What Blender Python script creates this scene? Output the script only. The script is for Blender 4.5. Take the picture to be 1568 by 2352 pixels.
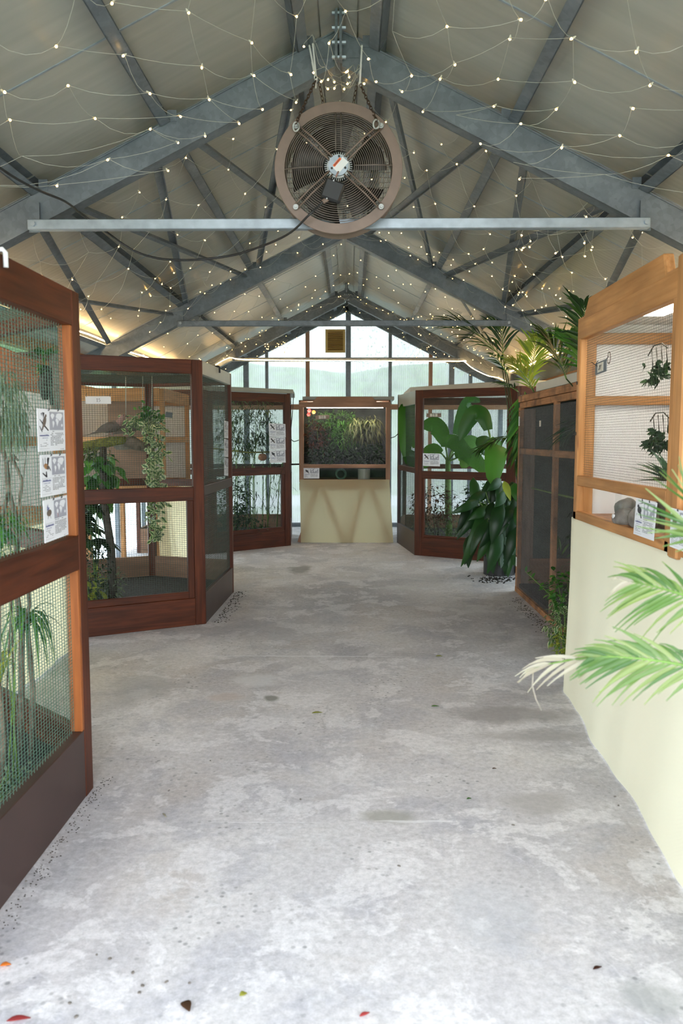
import bpy, math, random
import numpy as np
from mathutils import Vector, Matrix
random.seed(7)
R = random.Random(11)
for o in list(bpy.data.objects): bpy.data.objects.remove(o, do_unlink=True)
S = bpy.context.scene
COL = S.collection
PI = math.pi

# ------------------------------------------------------------------ camera
EYE = 1.5
YAW, PITCH = 0.011974, 0.092666
cam_data = bpy.data.cameras.new('camera')
cam_data.sensor_fit = 'AUTO'; cam_data.sensor_width = 36.0; cam_data.lens = 28.0
cam_data.dof.use_dof = True; cam_data.dof.focus_distance = 6.0; cam_data.dof.aperture_fstop = 4.0
cam = bpy.data.objects.new('camera', cam_data); COL.objects.link(cam)
cam.location = (0, 0, EYE); cam.rotation_euler = (PI/2 - PITCH, 0, YAW)
S.camera = cam

# ------------------------------------------------------------------ world, light, exposure
S.view_settings.view_transform = 'Standard'; S.view_settings.look = 'None'
S.view_settings.gamma = 1.0; S.view_settings.use_curve_mapping = False
S.view_settings.exposure = 1.2
S.cycles.max_bounces = 8; S.cycles.diffuse_bounces = 4; S.cycles.glossy_bounces = 3
S.cycles.transmission_bounces = 4; S.cycles.transparent_max_bounces = 10
S.cycles.sample_clamp_indirect = 5.0; S.cycles.caustics_reflective = False; S.cycles.caustics_refractive = False
S.cycles.use_denoising = True; S.cycles.use_adaptive_sampling = True; S.cycles.adaptive_threshold = 0.03
W = bpy.data.worlds.new('overcast sky'); S.world = W; W.use_nodes = True
nt = W.node_tree; nt.nodes.clear()
tc = nt.nodes.new('ShaderNodeTexCoord'); sx = nt.nodes.new('ShaderNodeSeparateXYZ')
mr = nt.nodes.new('ShaderNodeMapRange'); mr.inputs['From Min'].default_value = -0.1; mr.inputs['From Max'].default_value = 0.9
cr = nt.nodes.new('ShaderNodeValToRGB')
cr.color_ramp.elements[0].color = (0.95, 0.97, 1.0, 1); cr.color_ramp.elements[1].color = (0.80, 0.90, 1.0, 1)
bg = nt.nodes.new('ShaderNodeBackground'); bg.inputs['Strength'].default_value = 3.2
wo = nt.nodes.new('ShaderNodeOutputWorld')
nt.links.new(tc.outputs['Generated'], sx.inputs[0]); nt.links.new(sx.outputs['Z'], mr.inputs['Value'])
nt.links.new(mr.outputs[0], cr.inputs[0]); nt.links.new(cr.outputs[0], bg.inputs['Color']); nt.links.new(bg.outputs[0], wo.inputs[0])

# ------------------------------------------------------------------ helpers
_fw = Vector((-math.sin(YAW)*math.cos(PITCH), math.cos(YAW)*math.cos(PITCH), -math.sin(PITCH)))
_rt = Vector((math.cos(YAW), math.sin(YAW), 0)); _up = _rt.cross(_fw)
def ray(px, py): return _fw*1829.3 + _rt*(px-784) + _up*(1176-py)
def at_y(px, py, Y):                       # the place measured in the photograph at depth Y
    d = ray(px, py); return Vector((0, 0, EYE)) + d*(Y/d.y)
def at_x(px, py, X):
    d = ray(px, py); return Vector((0, 0, EYE)) + d*(X/d.x)
def at_z(px, py, Z):
    d = ray(px, py); return Vector((0, 0, EYE)) + d*((Z-EYE)/d.z)

class MB:
    def __init__(s): s.v = []; s.f = []; s.m = []; s.uv = []; s.smooth = []
    def add(s, vs, fs, m=0, uvs=None, sm=False):
        n = len(s.v); s.v += [tuple(v) for v in vs]
        for i, f in enumerate(fs):
            s.f.append([n+k for k in f]); s.m.append(m); s.smooth.append(sm)
            s.uv.append(uvs[i] if uvs else [(0, 0)]*len(f))
    def bar(s, p0, p1, w, h, n=(0, 0, 1), m=0, caps=True):
        # rectangular bar from p0 to p1; w across, h along the n direction
        p0 = Vector(p0); p1 = Vector(p1); d = p1-p0; L = d.length
        if L < 1e-6: return
        d.normalize(); n = Vector(n); sd = d.cross(n)
        if sd.length < 1e-4: sd = d.cross(Vector((1, 0, 0)))
        if sd.length < 1e-4: sd = d.cross(Vector((0, 1, 0)))
        sd.normalize(); nn = sd.cross(d).normalized()
        c = [(-w/2, -h/2), (w/2, -h/2), (w/2, h/2), (-w/2, h/2)]
        vs = [p0+sd*a+nn*b for a, b in c]+[p1+sd*a+nn*b for a, b in c]
        fs = [(0, 1, 5, 4), (1, 2, 6, 5), (2, 3, 7, 6), (3, 0, 4, 7)]
        o = R.uniform(0, 50); a = 0; uvs = []
        for k, ww in enumerate((w, h, w, h)):
            uvs.append([(o, a+o), (o, a+ww+o), (o+L, a+ww+o), (o+L, a+o)]); a += ww
        uvs = [[u[0], u[1], u[2], u[3]] for u in uvs]
        if caps:
            fs += [(3, 2, 1, 0), (4, 5, 6, 7)]; uvs += [[(o, o)]*4]*2
        s.add(vs, fs, m, uvs)
    def box(s, c, sz, m=0):
        c = Vector(c); s.bar(c-Vector((sz[0]/2, 0, 0)), c+Vector((sz[0]/2, 0, 0)), sz[1], sz[2], (0, 0, 1), m)
    def tube(s, pts, r, n=6, m=0, caps=True, closed=False):
        pts = [Vector(p) for p in pts]; N = len(pts)
        if not hasattr(r, '__len__'): r = [r]*N
        ref = None; vs = []
        for i, p in enumerate(pts):
            if closed: d = pts[(i+1) % N]-pts[i-1]
            else: d = pts[min(i+1, N-1)]-pts[max(i-1, 0)]
            if d.length < 1e-9: d = Vector((0, 0, 1))
            d.normalize()
            if ref is None:
                ref = d.orthogonal().normalized()
            else:
                ref = (ref - d*ref.dot(d))
                ref = ref.normalized() if ref.length > 1e-5 else d.orthogonal().normalized()
            b = d.cross(ref)
            for k in range(n):
                a = 2*PI*k/n; vs.append(p+(ref*math.cos(a)+b*math.sin(a))*r[i])
        fs = []; 
        for i in range(N if closed else N-1):
            j = (i+1) % N
            for k in range(n):
                k2 = (k+1) % n; fs.append((i*n+k, i*n+k2, j*n+k2, j*n+k))
        if caps and not closed: fs += [tuple(range(n))[::-1], tuple((N-1)*n+k for k in range(n))]
        s.add(vs, fs, m, None, True)
    def disc(s, c, r0, r1, axis, depth, n=32, m=0, m2=None):
        # solid ring (r0 inner, r1 outer) or disc when r0 == 0, extruded by depth along axis
        c = Vector(c); ax = Vector(axis).normalized(); a = ax.orthogonal().normalized(); b = ax.cross(a)
        P = lambda r, k, d: c+(a*math.cos(2*PI*k/n)+b*math.sin(2*PI*k/n))*r+ax*d
        if r0 <= 0:
            vs = [P(r1, k, 0) for k in range(n)]+[P(r1, k, depth) for k in range(n)]
            fs = [tuple(range(n))[::-1], tuple(range(n, 2*n))]+[(k, (k+1) % n, n+(k+1) % n, n+k) for k in range(n)]
        else:
            vs = [P(r, k, d) for r, d in ((r0, 0), (r1, 0), (r1, depth), (r0, depth)) for k in range(n)]
            fs = []
            for q in range(4):
                q2 = (q+1) % 4
                fs += [(q*n+k, q*n+(k+1) % n, q2*n+(k+1) % n, q2*n+k) for k in range(n)]
        s.add(vs, fs, m)
    def leaf(s, base, d, up, L, Wd, droop=0.3, seg=4, m=0, fold=0.15, pw=0.8, wave=0.0):
        base = Vector(base); d = Vector(d).normalized(); up = Vector(up)
        sd = d.cross(up)
        if sd.length < 1e-3: sd = d.orthogonal()
        sd.normalize(); nn = sd.cross(d).normalized(); vs = []; ph = R.uniform(0, 6)
        for i in range(seg+1):
            t = i/seg
            c = base+d*(L*t*(1-0.25*droop*t))+Vector((0, 0, -1))*(droop*L*t*t)
            w = Wd*0.5*max(0.02, math.sin(PI*min(1, t**pw))) if i < seg else 0.001
            if i == 0: w = max(0.03*Wd, 0.001)
            z = nn*(w*fold) + nn*(wave*w*math.sin(ph+t*14))
            vs += [c-sd*w+z, c, c+sd*w+z]
        fs = []; uvs = []
        for i in range(seg):
            a = 3*i; fs += [(a, a+1, a+4, a+3), (a+1, a+2, a+5, a+4)]
            t0, t1 = i/seg, (i+1)/seg
            uvs += [[(t0*L, -Wd), (t0*L, 0), (t1*L, 0), (t1*L, -Wd)], [(t0*L, 0), (t0*L, Wd), (t1*L, Wd), (t1*L, 0)]]
        s.add(vs, fs, m, uvs, True)
    def build(s, name, mats, parent=None, bevel=0.0, kind=None, label=None):
        me = bpy.data.meshes.new(name)
        me.from_pydata(s.v, [], s.f)
        if not isinstance(mats, (list, tuple)): mats = [mats]
        for x in mats: me.materials.append(x)
        me.polygons.foreach_set('material_index', s.m); me.polygons.foreach_set('use_smooth', s.smooth)
        uvl = me.uv_layers.new(name='uv')
        flat = [c for f in s.uv for uv in f for c in uv]
        uvl.data.foreach_set('uv', flat)
        me.update(); o = bpy.data.objects.new(name, me); COL.objects.link(o)
        if parent is not None:
            o.parent = parent
            if parent.parent is None: o.matrix_parent_inverse = Matrix.Translation(-parent.location)
        if bevel > 0:
            b = o.modifiers.new('edge', 'BEVEL'); b.width = bevel; b.segments = 1; b.limit_method = 'ANGLE'
        if kind: o['kind'] = kind
        if label: o['label'] = label
        return o
def tag(o, label, cat, group=None):
    o['label'] = label; o['category'] = cat
    if group: o['group'] = group
    return o
def thing(name, label, cat, loc=(0, 0, 0), group=None):
    o = bpy.data.objects.new(name, None); COL.objects.link(o); o.location = loc
    o.empty_display_size = 0.1
    return tag(o, label, cat, group)
def struct(name, loc=(0, 0, 0), label=None):
    o = bpy.data.objects.new(name, None); COL.objects.link(o); o.location = loc; o['kind'] = 'structure'
    if label: o['label'] = label
    return o

# ------------------------------------------------------------------ materials
def newmat(name):
    m = bpy.data.materials.new(name); m.use_nodes = True; nt = m.node_tree
    return m, nt, nt.nodes['Principled BSDF']
def N(nt, t, **kw):
    n = nt.nodes.new(t)
    for k, v in kw.items():
        if k in n.inputs: n.inputs[k].default_value = v
        else: setattr(n, k, v)
    return n
def ramp(nt, stops):
    n = nt.nodes.new('ShaderNodeValToRGB'); e = n.color_ramp.elements
    while len(e) < len(stops): e.new(0.5)
    for i, (p, c) in enumerate(stops):
        e[i].position = p; e[i].color = (*c, 1) if len(c) == 3 else c
    return n
def mixc(nt, fac, a, b, mode='MIX'):
    n = nt.nodes.new('ShaderNodeMix'); n.data_type = 'RGBA'; n.blend_type = mode
    for sock, v in ((n.inputs[0], fac), (n.inputs[6], a), (n.inputs[7], b)):
        if hasattr(v, 'links') or hasattr(v, 'is_output'): nt.links.new(v, sock)
        elif isinstance(v, (int, float)): sock.default_value = v
        else: sock.default_value = (*v, 1)
    return n.outputs[2]
def plain(name, c, rough=0.6, metal=0.0, var=0.12, scale=8, bump=0.0, coord='Object'):
    m, nt, b = newmat(name); L = nt.links
    tc = N(nt, 'ShaderNodeTexCoord'); no = N(nt, 'ShaderNodeTexNoise', Scale=scale, Detail=4.0)
    L.new(tc.outputs[coord], no.inputs['Vector'])
    r = ramp(nt, [(0.3, tuple(x*(1-var) for x in c)), (0.7, tuple(min(1, x*(1+var)) for x in c))])
    L.new(no.outputs[0], r.inputs[0]); L.new(r.outputs[0], b.inputs['Base Color'])
    b.inputs['Roughness'].default_value = rough; b.inputs['Metallic'].default_value = metal
    if bump:
        bp = N(nt, 'ShaderNodeBump', Strength=bump, Distance=0.01); L.new(no.outputs[0], bp.inputs['Height']); L.new(bp.outputs[0], b.inputs['Normal'])
    return m
def wood(name, c0, c1, rough=0.45, dark=(0.1, 0.04, 0.02), knots=0.5, weather=0.0):
    m, nt, b = newmat(name); L = nt.links
    tc = N(nt, 'ShaderNodeTexCoord')
    mp = N(nt, 'ShaderNodeMapping'); mp.inputs['Scale'].default_value = (1.6, 26, 1)
    L.new(tc.outputs['UV'], mp.inputs['Vector'])
    n1 = N(nt, 'ShaderNodeTexNoise', Scale=1.6, Detail=6.0, Distortion=0.6); L.new(mp.outputs[0], n1.inputs['Vector'])
    mp2 = N(nt, 'ShaderNodeMapping'); mp2.inputs['Scale'].default_value = (1.0, 4, 1)
    L.new(tc.outputs['UV'], mp2.inputs['Vector'])
    n2 = N(nt, 'ShaderNodeTexNoise', Scale=2.2, Detail=3.0); L.new(mp2.outputs[0], n2.inputs['Vector'])
    r = ramp(nt, [(0.25, c0), (0.75, c1)]); L.new(n1.outputs[0], r.inputs[0])
    r2 = ramp(nt, [(0.35, (0.72, 0.72, 0.72)), (0.7, (1.15, 1.15, 1.15))]); L.new(n2.outputs[0], r2.inputs[0])
    col = mixc(nt, 1.0, r.outputs[0], r2.outputs[0], 'MULTIPLY')
    mp3 = N(nt, 'ShaderNodeMapping'); mp3.inputs['Scale'].default_value = (2.2, 9, 1)
    L.new(tc.outputs['UV'], mp3.inputs['Vector'])
    v = N(nt, 'ShaderNodeTexVoronoi', Scale=1.0); L.new(mp3.outputs[0], v.inputs['Vector'])
    kr = ramp(nt, [(0.04, (knots,)*3), (0.13, (0, 0, 0))]); L.new(v.outputs['Distance'], kr.inputs[0])
    col = mixc(nt, kr.outputs[0], col, dark)
    if weather:
        n3 = N(nt, 'ShaderNodeTexNoise', Scale=7.0, Detail=6.0); L.new(tc.outputs['Object'], n3.inputs['Vector'])
        wr = ramp(nt, [(0.45, (0, 0, 0)), (0.62, (weather,)*3)]); L.new(n3.outputs[0], wr.inputs[0])
        col = mixc(nt, wr.outputs[0], col, (0.08, 0.05, 0.035))
    L.new(col, b.inputs['Base Color']); b.inputs['Roughness'].default_value = rough+0.1; b.inputs['Specular IOR Level'].default_value = 0.3
    bp = N(nt, 'ShaderNodeBump', Strength=0.25, Distance=0.003); L.new(n1.outputs[0], bp.inputs['Height']); L.new(bp.outputs[0], b.inputs['Normal'])
    return m
def leafmat(name, cols, rough=0.45, trans=0.35, vein=None):
    m, nt, b = newmat(name); L = nt.links; out = nt.nodes['Material Output']
    g = N(nt, 'ShaderNodeNewGeometry'); oi = N(nt, 'ShaderNodeObjectInfo')
    ad = N(nt, 'ShaderNodeMath', operation='ADD'); L.new(g.outputs['Random Per Island'], ad.inputs[0]); L.new(oi.outputs['Random'], ad.inputs[1])
    fr = N(nt, 'ShaderNodeMath', operation='FRACT'); L.new(ad.outputs[0], fr.inputs[0])
    r = ramp(nt, [(i/max(1, len(cols)-1), c) for i, c in enumerate(cols)]); L.new(fr.outputs[0], r.inputs[0])
    col = r.outputs[0]
    tc = N(nt, 'ShaderNodeTexCoord'); sp = N(nt, 'ShaderNodeSeparateXYZ'); L.new(tc.outputs['UV'], sp.inputs[0])
    if vein:
        ab = N(nt, 'ShaderNodeMath', operation='ABSOLUTE'); L.new(sp.outputs['Y'], ab.inputs[0])
        mr = N(nt, 'ShaderNodeMapRange'); mr.inputs['From Min'].default_value = vein[0]; mr.inputs['From Max'].default_value = vein[1]; mr.inputs['To Min'].default_value = vein[2]; mr.inputs['To Max'].default_value = vein[3]
        L.new(ab.outputs[0], mr.inputs[0]); col = mixc(nt, mr.outputs[0], col, vein[4])
    L.new(col, b.inputs['Base Color']); b.inputs['Roughness'].default_value = rough
    tr = N(nt, 'ShaderNodeBsdfTranslucent'); bright = mixc(nt, 1.0, col, (1.3, 1.5, 0.7), 'MULTIPLY'); L.new(bright, tr.inputs['Color'])
    mx = N(nt, 'ShaderNodeMixShader'); mx.inputs[0].default_value = trans
    L.new(b.outputs[0], mx.inputs[1]); L.new(tr.outputs[0], mx.inputs[2]); L.new(mx.outputs[0], out.inputs['Surface'])
    return m
def emit(name, c, s):
    m, nt, b = newmat(name); b.inputs['Base Color'].default_value = (*c, 1)
    b.inputs['Emission Color'].default_value = (*c, 1); b.inputs['Emission Strength'].default_value = s
    return m
M = {}
M['redwood'] = wood('stained red-brown timber', (0.045, 0.010, 0.004), (0.125, 0.030, 0.010), 0.38, (0.04, 0.012, 0.008))
M['redwood_bright'] = wood('orange timber and lit beads', (0.22, 0.06, 0.014), (0.38, 0.12, 0.03), 0.36, (0.12, 0.04, 0.03))  # for beads, stained timber with light painted in; also an orange board
M['brown_paint'] = plain('dark brown painted board', (0.044, 0.021, 0.017), 0.42, var=0.15, scale=5)
M['grey_paint'] = plain('pale grey-green painted board', (0.36, 0.37, 0.31), 0.4, var=0.05)
M['pine'] = wood('golden pine', (0.42, 0.18, 0.055), (0.58, 0.29, 0.11), 0.4, (0.16, 0.045, 0.02), 0.9)
M['beech'] = wood('pale pinkish timber', (0.36, 0.19, 0.115), (0.46, 0.26, 0.165), 0.5, (0.2, 0.09, 0.05), 0.3)
M['weathered'] = wood('weathered timber', (0.34, 0.15, 0.065), (0.58, 0.29, 0.14), 0.7, (0.05, 0.03, 0.02), 0.6, 0.6)
M['grey_wood'] = wood('greyed timber', (0.20, 0.14, 0.11), (0.33, 0.24, 0.19), 0.75, (0.08, 0.05, 0.04), 0.3)
M['plywood'] = wood('brown plywood', (0.20, 0.105, 0.062), (0.27, 0.15, 0.09), 0.6, (0.1, 0.05, 0.03), 0.0)
M['white_board'] = plain('white melamine board', (0.80, 0.80, 0.80), 0.45, var=0.03, scale=3)
M['cover_white'] = plain('off-white cover board', (0.62, 0.58, 0.50), 0.5, var=0.04)
M['galv_light'] = plain('bright zinc', (0.36, 0.41, 0.46), 0.42, 0.55, 0.16, 14)
M['wire_green'] = plain('green coated wire', (0.085, 0.17, 0.125), 0.5, 0.2, 0.3, 40)
M['wire_dark'] = plain('dark green wire', (0.035, 0.055, 0.04), 0.5, 0.3, 0.3, 40)
M['wire_grey'] = plain('grey galvanised netting', (0.26, 0.26, 0.26), 0.45, 0.6, 0.2, 40)
M['soil'] = plain('dark soil', (0.022, 0.017, 0.013), 0.95, var=0.5, scale=60, bump=0.8)
M['bark'] = plain('grey-brown bark', (0.16, 0.12, 0.085), 0.9, var=0.45, scale=22, bump=0.8)
M['bark_dark'] = plain('dark bark', (0.055, 0.043, 0.033), 0.9, var=0.5, scale=30, bump=0.9)
M['moss'] = plain('yellow-green moss', (0.20, 0.20, 0.04), 0.95, var=0.5, scale=45, bump=1.0)
M['fan_taupe'] = plain('dusty taupe enamel', (0.205, 0.145, 0.115), 0.5, var=0.12, scale=12)
M['fan_dark'] = plain('dusty dark metal', (0.045, 0.038, 0.034), 0.5, 0.3, 0.2, 20)
M['fan_wire'] = plain('dusty guard wire', (0.17, 0.14, 0.12), 0.5, 0.4, 0.2, 20)
M['alu'] = plain('cast aluminium', (0.42, 0.43, 0.42), 0.45, 0.5, 0.2, 30)
M['black'] = plain('black plastic', (0.02, 0.02, 0.021), 0.5, var=0.2)
M['rust'] = plain('rusty chain', (0.075, 0.045, 0.03), 0.7, 0.4, 0.4, 40)
M['white_plastic'] = plain('white plastic', (0.75, 0.75, 0.74), 0.45, var=0.03)
M['string'] = plain('clear plastic lead', (0.55, 0.55, 0.48), 0.3, var=0.05)
M['paper'] = plain('white card', (0.80, 0.80, 0.84), 0.35, var=0.02)
M['paper_grey'] = plain('grey print', (0.36, 0.36, 0.42), 0.4, var=0.03)
M['ink'] = plain('black print', (0.03, 0.03, 0.04), 0.5, var=0.02)
M['ink_blue'] = plain('blue-grey print', (0.16, 0.17, 0.33), 0.5, var=0.02)
M['dove'] = plain('grey-brown plumage', (0.14, 0.105, 0.085), 0.8, var=0.25, scale=40)
M['dove_pink'] = plain('pinkish plumage', (0.34, 0.20, 0.17), 0.8, var=0.15, scale=40)
M['ochre'] = plain('ochre print', (0.35, 0.18, 0.08), 0.6, var=0.3, scale=60)
M['stone'] = plain('grey-brown stone', (0.17, 0.15, 0.13), 0.85, var=0.5, scale=14, bump=0.9)
M['orange'] = plain('orange label', (0.9, 0.15, 0.02), 0.5, var=0.02)
M['cream_plastic'] = plain('yellowed plastic', (0.62, 0.42, 0.13), 0.5, var=0.08)
M['plate_grey'] = plain('grey slate plate', (0.13, 0.15, 0.17), 0.6, var=0.08)
M['petal'] = plain('dark red petal', (0.35, 0.04, 0.04), 0.6, var=0.2)
M['terracotta'] = plain('terracotta', (0.40, 0.17, 0.09), 0.8, var=0.15)
M['grass'] = plain('lawn', (0.10, 0.21, 0.05), 0.95, var=0.75, scale=1.3, bump=0.3)
M['gravel'] = plain('pale gravel', (0.50, 0.52, 0.56), 0.95, var=0.2, scale=6)
M['shade_net'] = plain('dark green shade netting', (0.055, 0.07, 0.06), 0.9, var=0.5, scale=5)
M['bulb'] = emit('warm white bulb', (1.0, 0.56, 0.16), 9)
M['bulb_tip'] = plain('clear bulb collar', (0.75, 0.72, 0.6), 0.3, var=0.02)
M['led'] = emit('warm led strip', (1.0, 0.64, 0.28), 24)
M['tube_lamp'] = emit('cool white tube lamp', (1.0, 0.95, 0.80), 14)
M['leaf_dark'] = leafmat('dark green leaf', [(0.005, 0.018, 0.005), (0.011, 0.04, 0.010), (0.03, 0.085, 0.02)], 0.45, 0.25)
M['leaf_mid'] = leafmat('mid green leaf', [(0.025, 0.09, 0.02), (0.06, 0.19, 0.035), (0.12, 0.28, 0.05)], 0.4)
M['leaf_lily'] = leafmat('glossy lily leaf', [(0.008, 0.035, 0.009), (0.016, 0.065, 0.014), (0.035, 0.11, 0.022)], 0.40, 0.25)
M['leaf_banana'] = leafmat('banana leaf', [(0.04, 0.13, 0.02), (0.08, 0.20, 0.025), (0.14, 0.28, 0.035)], 0.35, 0.6)
M['leaf_olive'] = leafmat('olive drooping leaf', [(0.03, 0.045, 0.015), (0.09, 0.105, 0.04), (0.20, 0.22, 0.09)], 0.5)
M['leaf_red'] = leafmat('reddish brown leaf', [(0.06, 0.015, 0.008), (0.11, 0.034, 0.02), (0.06, 0.055, 0.025)], 0.5)
M['leaf_yellow'] = leafmat('yellow-green leaf', [(0.25, 0.32, 0.05), (0.42, 0.40, 0.07), (0.14, 0.25, 0.05)], 0.5)
M['leaf_var'] = leafmat('cream edged leaf', [(0.04, 0.11, 0.03), (0.07, 0.17, 0.05)], 0.4, 0.25, (0.010, 0.026, 0.0, 0.95, (0.62, 0.64, 0.42)))
M['leaf_palm'] = leafmat('palm leaflet', [(0.008, 0.028, 0.008), (0.02, 0.06, 0.012), (0.06, 0.12, 0.02)], 0.35)
M['leaf_near'] = leafmat('pale palm leaflet', [(0.05, 0.13, 0.03), (0.12, 0.22, 0.06), (0.26, 0.32, 0.12)], 0.3, 0.4)
M['leaf_dry'] = leafmat('dry bleached leaflet', [(0.38, 0.32, 0.28), (0.50, 0.45, 0.41)], 0.6, 0.4)
M['leaf_calathea'] = leafmat('striped grey-green leaf', [(0.06, 0.13, 0.09), (0.16, 0.24, 0.19)], 0.35, 0.2)
M['leaf_grey'] = leafmat('grey-green fine leaf', [(0.16, 0.20, 0.13), (0.30, 0.34, 0.25), (0.10, 0.13, 0.08)], 0.6)
M['stem'] = plain('green stem', (0.14, 0.25, 0.05), 0.5, var=0.3)
M['stem_dark'] = plain('dark green stalk', (0.035, 0.06, 0.02), 0.5, var=0.3)
M['flower_red'] = plain('red flower', (0.75, 0.06, 0.05), 0.6, var=0.2)
M['flower_orange'] = plain('orange flower', (0.85, 0.22, 0.03), 0.6, var=0.2)

def mk_galv():
    m, nt, b = newmat('spangled galvanised steel'); L = nt.links
    tc = N(nt, 'ShaderNodeTexCoord')
    v = N(nt, 'ShaderNodeTexVoronoi', Scale=38.0); L.new(tc.outputs['Object'], v.inputs['Vector'])
    no = N(nt, 'ShaderNodeTexNoise', Scale=6.0, Detail=5.0); L.new(tc.outputs['Object'], no.inputs['Vector'])
    sp = N(nt, 'ShaderNodeSeparateColor'); L.new(v.outputs['Color'], sp.inputs[0])
    ad = N(nt, 'ShaderNodeMath', operation='MULTIPLY'); L.new(sp.outputs[0], ad.inputs[0]); ad.inputs[1].default_value = 0.22
    a2 = N(nt, 'ShaderNodeMath', operation='ADD'); L.new(ad.outputs[0], a2.inputs[0]); L.new(no.outputs[0], a2.inputs[1])
    r = ramp(nt, [(0.35, (0.125, 0.145, 0.165)), (0.65, (0.17, 0.195, 0.22)), (0.95, (0.23, 0.26, 0.29))]); L.new(a2.outputs[0], r.inputs[0])
    L.new(r.outputs[0], b.inputs['Base Color']); b.inputs['Metallic'].default_value = 0.35; b.inputs['Roughness'].default_value = 0.45
    return m
M['galv'] = mk_galv()
def mk_panel():
    m, nt, b = newmat('coated steel roof sheet'); L = nt.links
    tc = N(nt, 'ShaderNodeTexCoord'); sp = N(nt, 'ShaderNodeSeparateXYZ'); L.new(tc.outputs['Object'], sp.inputs[0])
    mp = N(nt, 'ShaderNodeMapping'); mp.inputs['Scale'].default_value = (0.5, 6, 0.5); L.new(tc.outputs['Object'], mp.inputs['Vector'])
    n1 = N(nt, 'ShaderNodeTexNoise', Scale=3.0, Detail=4.0); L.new(mp.outputs[0], n1.inputs['Vector'])
    r = ramp(nt, [(0.3, (0.37, 0.365, 0.32)), (0.7, (0.43, 0.42, 0.37))]); L.new(n1.outputs[0], r.inputs[0])
    L.new(r.outputs[0], b.inputs['Base Color']); b.inputs['Roughness'].default_value = 0.33
    b.inputs['Metallic'].default_value = 0.15
    # fine pressed ribs that run from ridge to eave, 50 mm apart
    mu = N(nt, 'ShaderNodeMath', operation='MULTIPLY'); L.new(sp.outputs['Y'], mu.inputs[0]); mu.inputs[1].default_value = 2*PI/0.10
    si = N(nt, 'ShaderNodeMath', operation='SINE'); L.new(mu.outputs[0], si.inputs[0])
    pw = N(nt, 'ShaderNodeMath', operation='POWER'); ab = N(nt, 'ShaderNodeMath', operation='ABSOLUTE'); L.new(si.outputs[0], ab.inputs[0]); L.new(ab.outputs[0], pw.inputs[0]); pw.inputs[1].default_value = 3.0
    bp = N(nt, 'ShaderNodeBump', Strength=0.10, Distance=0.004); L.new(pw.outputs[0], bp.inputs['Height']); L.new(bp.outputs[0], b.inputs['Normal'])
    return m
M['panel'] = mk_panel()
def mk_poly():
    m, nt, b = newmat('fluted polycarbonate'); L = nt.links; out = nt.nodes['Material Output']
    tc = N(nt, 'ShaderNodeTexCoord'); sp = N(nt, 'ShaderNodeSeparateXYZ'); L.new(tc.outputs['Object'], sp.inputs[0])
    ad = N(nt, 'ShaderNodeMath', operation='ADD'); L.new(sp.outputs['X'], ad.inputs[0]); L.new(sp.outputs['Y'], ad.inputs[1])
    mu = N(nt, 'ShaderNodeMath', operation='MULTIPLY'); L.new(ad.outputs[0], mu.inputs[0]); mu.inputs[1].default_value = 2*PI/0.032
    si = N(nt, 'ShaderNodeMath', operation='SINE'); L.new(mu.outputs[0], si.inputs[0])
    mr = N(nt, 'ShaderNodeMapRange'); L.new(si.outputs[0], mr.inputs[0])
    mr.inputs['From Min'].default_value = -1; mr.inputs['To Min'].default_value = 0.22; mr.inputs['To Max'].default_value = 0.62
    no = N(nt, 'ShaderNodeTexNoise', Scale=2.5, Detail=6.0); L.new(tc.outputs['Object'], no.inputs['Vector'])
    n2 = N(nt, 'ShaderNodeMath', operation='MULTIPLY_ADD'); L.new(no.outputs[0], n2.inputs[0]); n2.inputs[1].default_value = 0.5; L.new(mr.outputs[0], n2.inputs[2])
    n3 = N(nt, 'ShaderNodeMath', operation='SUBTRACT', use_clamp=True); L.new(n2.outputs[0], n3.inputs[0]); n3.inputs[1].default_value = 0.2
    tr = N(nt, 'ShaderNodeBsdfTransparent'); tr.inputs[0].default_value = (0.55, 0.555, 0.535, 1)
    tl = N(nt, 'ShaderNodeBsdfTranslucent'); tl.inputs[0].default_value = (0.56, 0.585, 0.61, 1)
    b.inputs['Base Color'].default_value = (0.7, 0.75, 0.76, 1); b.inputs['Roughness'].default_value = 0.12
    m1 = N(nt, 'ShaderNodeMixShader'); L.new(n3.outputs[0], m1.inputs[0]); L.new(tr.outputs[0], m1.inputs[1]); L.new(tl.outputs[0], m1.inputs[2])
    m2 = N(nt, 'ShaderNodeMixShader'); m2.inputs[0].default_value = 0.10; L.new(m1.outputs[0], m2.inputs[1]); L.new(b.outputs[0], m2.inputs[2])
    L.new(m2.outputs[0], out.inputs['Surface'])
    return m
M['poly'] = mk_poly()
def mk_poly_side():
    m, nt, b = newmat('milky polycarbonate'); L = nt.links; out = nt.nodes['Material Output']
    tl = N(nt, 'ShaderNodeBsdfTranslucent'); tl.inputs[0].default_value = (0.88, 0.93, 0.97, 1)
    b.inputs['Base Color'].default_value = (0.75, 0.79, 0.82, 1); b.inputs['Roughness'].default_value = 0.3
    m2 = N(nt, 'ShaderNodeMixShader'); m2.inputs[0].default_value = 0.10; L.new(tl.outputs[0], m2.inputs[1]); L.new(b.outputs[0], m2.inputs[2])
    tp = N(nt, 'ShaderNodeBsdfTransparent'); tp.inputs[0].default_value = (0.93, 0.96, 0.98, 1); m3 = N(nt, 'ShaderNodeMixShader'); m3.inputs[0].default_value = 0.45; L.new(m2.outputs[0], m3.inputs[1]); L.new(tp.outputs[0], m3.inputs[2])
    L.new(m3.outputs[0], out.inputs['Surface'])
    return m
M['poly_side'] = mk_poly_side()
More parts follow.
